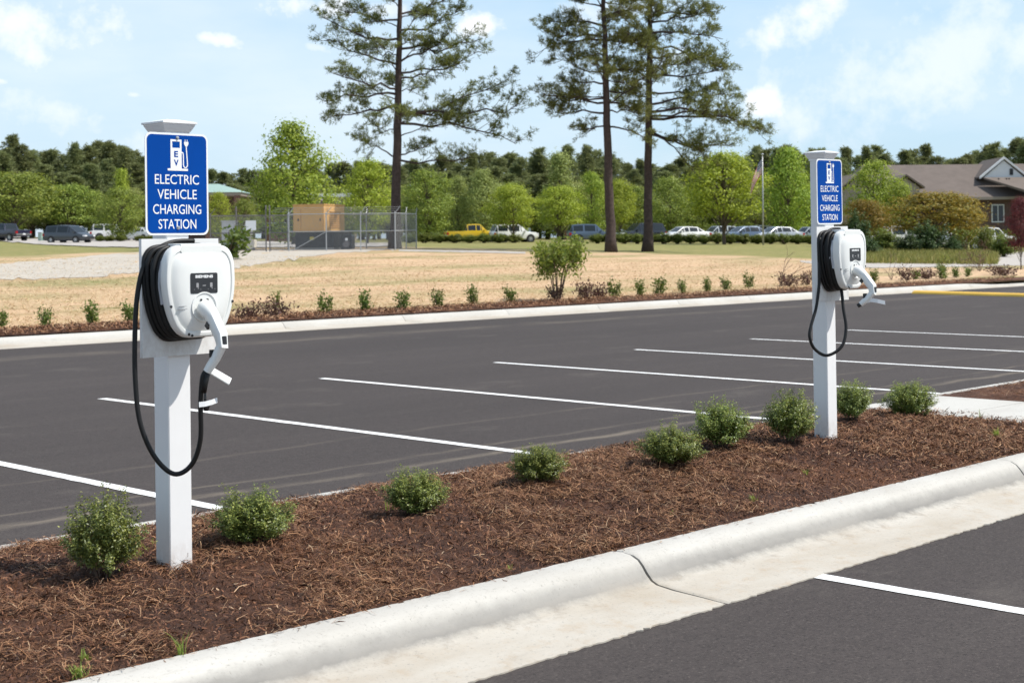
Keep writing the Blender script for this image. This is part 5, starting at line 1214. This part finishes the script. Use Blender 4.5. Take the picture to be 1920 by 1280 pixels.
mb = MB(); mb.tube([(-.6, 1.4, 2.5), (-.6, 1.4, 2.75), (-.5, 1.3, 2.82)], .06, 8); mb.build('exhaust_pipe', M['darksteel'], t, 40)
mb = MB(); mb.box(-1.45, .9, -.15, 2.2, .12, .985); tk = mb.build('fuel_tank', M['tank'], t); mb = MB(); mb.box(-1.5, .95, -.12, 2.1, -.1, .118); mb.build('plinth', M['road'], t)
mb = MB(); mb.box(-.55, -.30, -.162, -.152, .55, .72); mb.build('warning_label', simple('yellow_label', (.55, .45, .06), .5), tk)
t = thing('control_cabinet', 'black equipment box with a pale label beside the generator tank', 'cabinet', TD(651, 82), rot)
mb = MB(); mb.loft([[(x, y, z) for x, z in rrect(.66, .80, .12, 4, 0, .42)] for y in (-.3, .5)]); mb.build('case', M['tank'], t, 40); mb = MB(); mb.box(-.05, .10, -.312, -.302, .50, .64); mb.build('label_plate', M['signwhite'], t); mb = MB(); mb.prism(rrect(.34, .34, .15, 4, 0, .3), -.33, -.301); mb.build('fan_grille', M['darksteel'], t)
# electrical cabinets behind the gate
M['grey'] = simple('pale_grey_cabinet_paint', (.50, .50, .50), .5, .06, 3); M['beige'] = simple('beige_cabinet_paint', (.60, .56, .48), .55, .06, 3)
t = thing('electrical_cabinet', 'tall pale grey electrical cabinet behind the fence gate', 'cabinet', TD(430, 83), rot)
mb = MB(); mb.box(-.36, .36, -.25, .4, 0, 1.62); mb.build('case', M['grey'], t); mb = MB(); mb.box(-.40, .40, -.29, .44, 1.622, 1.68); mb.build('lid', M['grey'], t); mb = MB(); mb.box(-.32, .32, -.268, -.252, .08, 1.55); d_ = mb.build('door', M['grey'], t); mb = MB(); mb.box(.22, .26, -.29, -.27, .8, .95); mb.build('handle', M['trim'], d_)
t = thing('equipment_shelter', 'beige sloping equipment cover behind the fence gate', 'cabinet', TD(459, 84), rot)
mb = MB(); mb.loft([[(-.42, y, .0), (.36, y, 0), (.36, y, 1.66), (.18, y, 1.66), (-.22, y, .75), (-.42, y, .7)] for y in (-.3, .4)]); mb.build('case', M['beige'], t); mb = MB(); mb.box(-.2, .3, -.312, -.302, .1, .6); mb.build('panel', M['grey'], t)
t = thing('meter_box', 'low white box on short legs behind the fence gate', 'cabinet', TD(462, 81.5), rot)
mb = MB(); mb.box(-.5, .5, -.2, .3, .18, .62); mb.build('case', M['beige'], t); mb = MB()
for x in (-.42, .42): mb.box(x - .03, x + .03, -.1, .2, -.05, .178)
mb.build('leg', M['darksteel'], t)
for i, (px, lb) in enumerate(((78, 'left one of two pale green utility boxes behind the minivan'), (88, 'right one of two pale green utility boxes, touching the minivan in view'))):
    t = thing('utility_box', lb, 'utility box', TD(px, 152), .3); mb = MB(); mb.box(-.24, .24, -.25, .25, 0, .85); mb.build('case', simple('pale_green_box_paint', (.42, .55, .46), .5), t); mb = MB(); mb.box(-.26, .26, -.28, .28, .852, .92); mb.build('lid', M['grey'], t)

# ------------------------------------------------------------------ buildings
def brick(name, c1, c2, mort, sc=1.0):
    m, nt, out = nodes(name); b = N(nt, 'ShaderNodeTexBrick'); b.inputs['Color1'].default_value = (*c1, 1); b.inputs['Color2'].default_value = (*c2, 1); b.inputs['Mortar'].default_value = (*mort, 1); b.inputs['Scale'].default_value = 4.2 * sc
    nt.links.new(objco(nt, None, (PI / 2, 0, 0)), b.inputs['Vector']); princ(nt, out, b.outputs[0], .9); return m
M['brick'] = brick('red_brick', (.20, .075, .05), (.14, .055, .04), (.30, .26, .22)); M['dbrick'] = brick('brown_brick', (.13, .065, .05), (.09, .045, .038), (.2, .17, .15))
M['shingle'] = simple('brown_roof_shingles', (.135, .108, .093), .9, .16, 1.2, .4); M['shingle2'] = simple('light_brown_roof_shingles', (.15, .12, .10), .9, .16, 1.2, .4); M['wtrim'] = simple('white_trim', (.74, .74, .73), .6, .05, 3)
M['fascia'] = simple('tan_fascia', (.30, .25, .21), .7, .08, 3)
DH = 132.0; UH = DH / F
hb = TD(1760, DH); gr = math.atan2(RIGHT[1], RIGHT[0])
t = thing('long_house', 'long single storey brick house with a brown hipped roof on the right', 'house', hb, gr)
hx = lambda px: (px - 1760) * UH
hz = lambda py, px=1760: CAMH + (CY - .0097 * (px - CX) - py) * UH - hb[2]
E1, RZ = hz(370), hz(302)
x0, x1 = hx(1592), hx(2080)
mb = MB(); mb.box(x0 + .6, x1 - .6, .7, 12, -.3, E1 - .02); mb.build('wall', M['dbrick'], t)
xr0 = hx(1650)
mb = MB(); mb.add([(x0, 0, E1), (x1, 0, E1), (x1, 13, E1), (x0, 13, E1), (xr0, 6.5, RZ), (x1 - 3, 6.5, RZ)], [(0, 1, 5, 4), (1, 2, 5), (2, 3, 4, 5), (3, 0, 4)]); rf = mb.build('roof', M['shingle'], t)
mb = MB(); mb.box(x0 - .02, x1, -.06, -.005, E1 - .26, E1 + .0); mb.build('fascia', M['fascia'], t)
# right cross gable with white front
gx0, gx1 = hx(1856), hx(1990); gz0, gz1 = hz(331, 1880), hz(296, 1900); gm = (hx(1899) , gz1)
mb = MB(); mb.loft([[(gx0 + .2, 2.2, gz0), (2 * gm[0] - gx0 - .2, 2.2, gz0), (gm[0], 2.2, gz1 - .12)], [(gx0 + .2, 8, gz0), (2 * gm[0] - gx0 - .2, 8, gz0), (gm[0], 8, gz1 - .12)]]); gb = mb.build('gable', M['wtrim'], t)
mb = MB(); gxr = 2 * gm[0] - gx0
for (a, b) in (((gx0 - .15, gz0 - .12), (gm[0], gz1)), ((gm[0], gz1), (gxr + .15, gz0 - .12))): mb.loft([[(a[0], y, a[1] + .02), (b[0], y, b[1] + .02), (b[0], y, b[1] + .22), (a[0], y, a[1] + .22)] for y in (2.0, 2.35)])
mb.build('verge_board', M['wtrim'], gb)
mb = MB()
for (a, b) in (((gx0 - .15, gz0 - .12), (gm[0], gz1)), ((gm[0], gz1), (gxr + .15, gz0 - .12))): mb.loft([[(a[0], y, a[1] + .06), (b[0], y, b[1] + .06), (b[0], y, b[1] + .20), (a[0], y, a[1] + .20)] for y in (2.352, 8.2)])
mb.build('gable_roof', M['shingle'], gb)
mb = MB(); mb.box(hx(1910), hx(1916), 2.12, 2.198, hz(326, 1910), hz(314, 1910)); mb.build('vent', M['trim'], gb)
# lower lean-to roof before the gable
lx0 = hx(1858)
mb = MB(); mb.add([(lx0, 1.9, gz0), (hx(2060), 1.9, gz0), (hx(2060), -3.2, E1 + .25), (hx(1915), -3.2, E1 + .25), (lx0, 1.9, gz0 - .15), (hx(2060), 1.9, gz0 - .15), (hx(2060), -3.2, E1 + .02), (hx(1915), -3.2, E1 + .02)], [(0, 3, 2, 1), (4, 5, 6, 7), (0, 4, 7, 3), (3, 7, 6, 2), (2, 6, 5, 1)]); mb.build('porch_roof', M['shingle2'], t)
for q in (hx(1882), hx(1897), hx(1902)): mb = MB(); mb.tube([(q, 1.2, gz0 - .5), (q, 1.2, gz0 - .1)], .07, 8); mb.build('roof_pipe', M['trim'], t)
for q in (hx(1930), hx(2010)): mb = MB(); mb.box(q, q + .3, -2.8, -2.5, -.2, E1 + .1); mb.build('porch_post', M['wtrim'], t)
# front windows
for px in (1876, 1820, 1700):
    mb = MB(); a = hx(px - 12); b = hx(px + 12); zz0, zz1 = hz(418), hz(384); mb.box(a, b, .62, .698, zz0, zz1); fr = mb.build('window', M['wtrim'], t)
    m_ = (a + b) / 2
    for (q0, q1) in ((a + .1, m_ - .04), (m_ + .04, b - .1)): mb = MB(); mb.box(q0, q1, .60, .618, zz0 + .1, zz1 - .1); mb.build('pane', M['glass'], fr)
# small front gables at the left end
for (pc, w_, ey_, pk, yy) in ((1602, 62, 352, 328, -2.0), (1690, 60, 352, 331, -1.6)):
    a, b = hx(pc - w_ / 2), hx(pc + w_ / 2); z0, z1 = hz(ey_), hz(pk); m_ = (a + b) / 2
    mb = MB(); mb.loft([[(a + .2, y, -.3), (b - .2, y, -.3), (b - .2, y, z0), (m_, y, z1 - .15), (a + .2, y, z0)] for y in (yy, 3)]); wg = mb.build('wing', M['fascia'], t)
    mb = MB()
    for (p_, q_) in (((a - .2, z0 - .12), (m_, z1)), ((m_, z1), (b + .2, z0 - .12))): mb.loft([[(p_[0], y, p_[1]), (q_[0], y, q_[1]), (q_[0], y, q_[1] + .16), (p_[0], y, p_[1] + .16)] for y in (yy - .3, 5.5)])
    mb.build('wing_roof', M['shingle2'], wg)
# pavilion with green roof
DP = 150.0; UP = DP / F; pb2 = TD(402, DP); M['greenroof'] = simple('pale_green_metal_roof', (.30, .42, .37), .5, .06, 2)
t = thing('pavilion', 'pavilion with a pale green hipped metal roof behind the near sign', 'pavilion', pb2, gr)
vz = lambda py: CAMH + (CY - .0097 * (402 - CX) - py) * UP - pb2[2]
hw = 64 * UP; z0, z1 = vz(363), vz(345)
mb = MB(); mb.add([(-hw, -3.4, z0), (hw, -3.4, z0), (hw, 3.4, z0), (-hw, 3.4, z0), (-.5, 0, z1), (.5, 0, z1)], [(0, 1, 5, 4), (1, 2, 5), (2, 3, 4, 5), (3, 0, 4), (3, 2, 1, 0)]); mb.build('roof', M['greenroof'], t)
mb = MB(); mb.box(-hw + .15, hw - .15, -3.2, 3.2, z0 - .32, z0 - .004); mb.build('fascia', M['fascia'], t)
for x in (-hw + .5, 0, hw - .6):
    for y in (-2.8, 2.8): mb = MB(); mb.box(x - .25, x + .25, y - .25, y + .25, -.3, z0 - .33); mb.build('brick_pillar', M['brick'], t)
mb = MB(); mb.box(-hw + 1.2, hw - 1.2, .5, 2.2, -.3, z0 - .34); mb.build('wall', M['dbrick'], t)
# low flat building and red brick hall
def flat_building(name, label, px0, px1, ytop, d, wall, roofm, ext=6.0, nwin=3):
    b = TD((px0 + px1) / 2, d); U = d / F; zt = CAMH + (CY - .0097 * ((px0 + px1) / 2 - CX) - ytop) * U - b[2]; hw = (px1 - px0) / 2 * U
    t = thing(name, label, 'building', b, gr); mb = MB(); mb.box(-hw, hw, 0, ext, -.3, zt - .4); mb.build('wall', wall, t); mb = MB(); mb.box(-hw - .15, hw + .15, -.15, ext + .15, zt - .395, zt); mb.build('roof', roofm, t)
    for k in range(nwin):
        x = -hw + (k + .5) * 2 * hw / 3; mb = MB(); mb.box(x - .6, x + .6, -.06, -.003, zt - 1.9, zt - .8); f = mb.build('window', M['wtrim'], t); mb = MB(); mb.box(x - .5, x + .5, -.08, -.062, zt - 1.8, zt - .9); mb.build('pane', M['glass'], f)
flat_building('flat_roofed_building', 'flat roofed brown building between the generator and the lone tall pine', 575, 658, 363, 162, M['fascia'], M['wtrim'], nwin=0)
flat_building('brick_hall', 'red brick building glimpsed behind the blue grey wagon', 1060, 1150, 402, 172, M['brick'], M['fascia'])
flat_building('brick_hall', 'low red brick wall of a building seen through the fence gate', 500, 575, 402, 150, M['brick'], M['fascia'])

# ------------------------------------------------------------------ flagpole
fp = TD(1431, 116); UF = 116 / F; t = thing('flagpole', 'white flagpole rising behind the bright layered tree', 'flagpole', fp)
ht = CAMH + (449.6 - 292) * UF - fp[2]
mb = MB(); mb.tube([(0, 0, -.1), (0, 0, ht * .5), (0, 0, ht)], [.075, .06, .04], 10); mb.build('pole', M['galv'], t, True); mb = MB(); mb.lathe([(.001, -.1), (.08, -.05), (.1, 0), (.08, .06), (.001, .1)], 12, Matrix.Translation((0, 0, ht + .09))); mb.build('finial', M['chrome'], t, True)
M['fred'] = simple('flag_red', (.50, .035, .05), .8, .05); M['fwhite'] = simple('flag_white', (.74, .72, .72), .8, .05); M['fblue'] = simple('flag_blue', (.03, .045, .16), .8, .05)
FHt, FL = 1.15, 1.9; n = 26; vs = []; fs = []; ms = []
def fpt(a, b):                                     # a along the fly, b down the hoist
    drop = .95 * a * FL * (.55 + .45 * a); out_ = a * FL * .42
    return -RIGHT * (out_ + .06 + .12 * b * a) + FWD * (.12 * math.sin(5 * a + 3 * b) * a) + np.array([0, 0, ht - .25 - b * FHt - drop])
for i in range(n + 1):
    for j in range(14): vs.append(tuple(fpt(i / n, j / 13)))
for i in range(n):
    for j in range(13):
        fs.append((i * 14 + j, i * 14 + j + 1, (i + 1) * 14 + j + 1, (i + 1) * 14 + j)); ms.append(2 if (i / n < .4 and j < 7) else (0 if j % 2 == 0 else 1))
me = new_mesh('flag', vs, fs, True); [me.materials.append(M[q]) for q in ('fred', 'fwhite', 'fblue')]; me.polygons.foreach_set('material_index', ms)
fl = link('flag', me, None, None, 'red white and blue flag hanging limp at the top of the flagpole', 'flag'); fl.location = tuple(fp)
mb = MB()
for a_ in range(6):
    for b_ in range(5):
        c = fpt(.4 * (a_ + .5) / 6, 7 / 13 * (b_ + .5) / 5) - FWD * .02; mb.add([tuple(c + np.array(RIGHT) * x + np.array([0, 0, z])) for x, z in ((-.035, 0), (0, -.035), (.035, 0), (0, .035))], [(0, 1, 2, 3)])
mb.build('star', M['fwhite'], fl, kind=None)
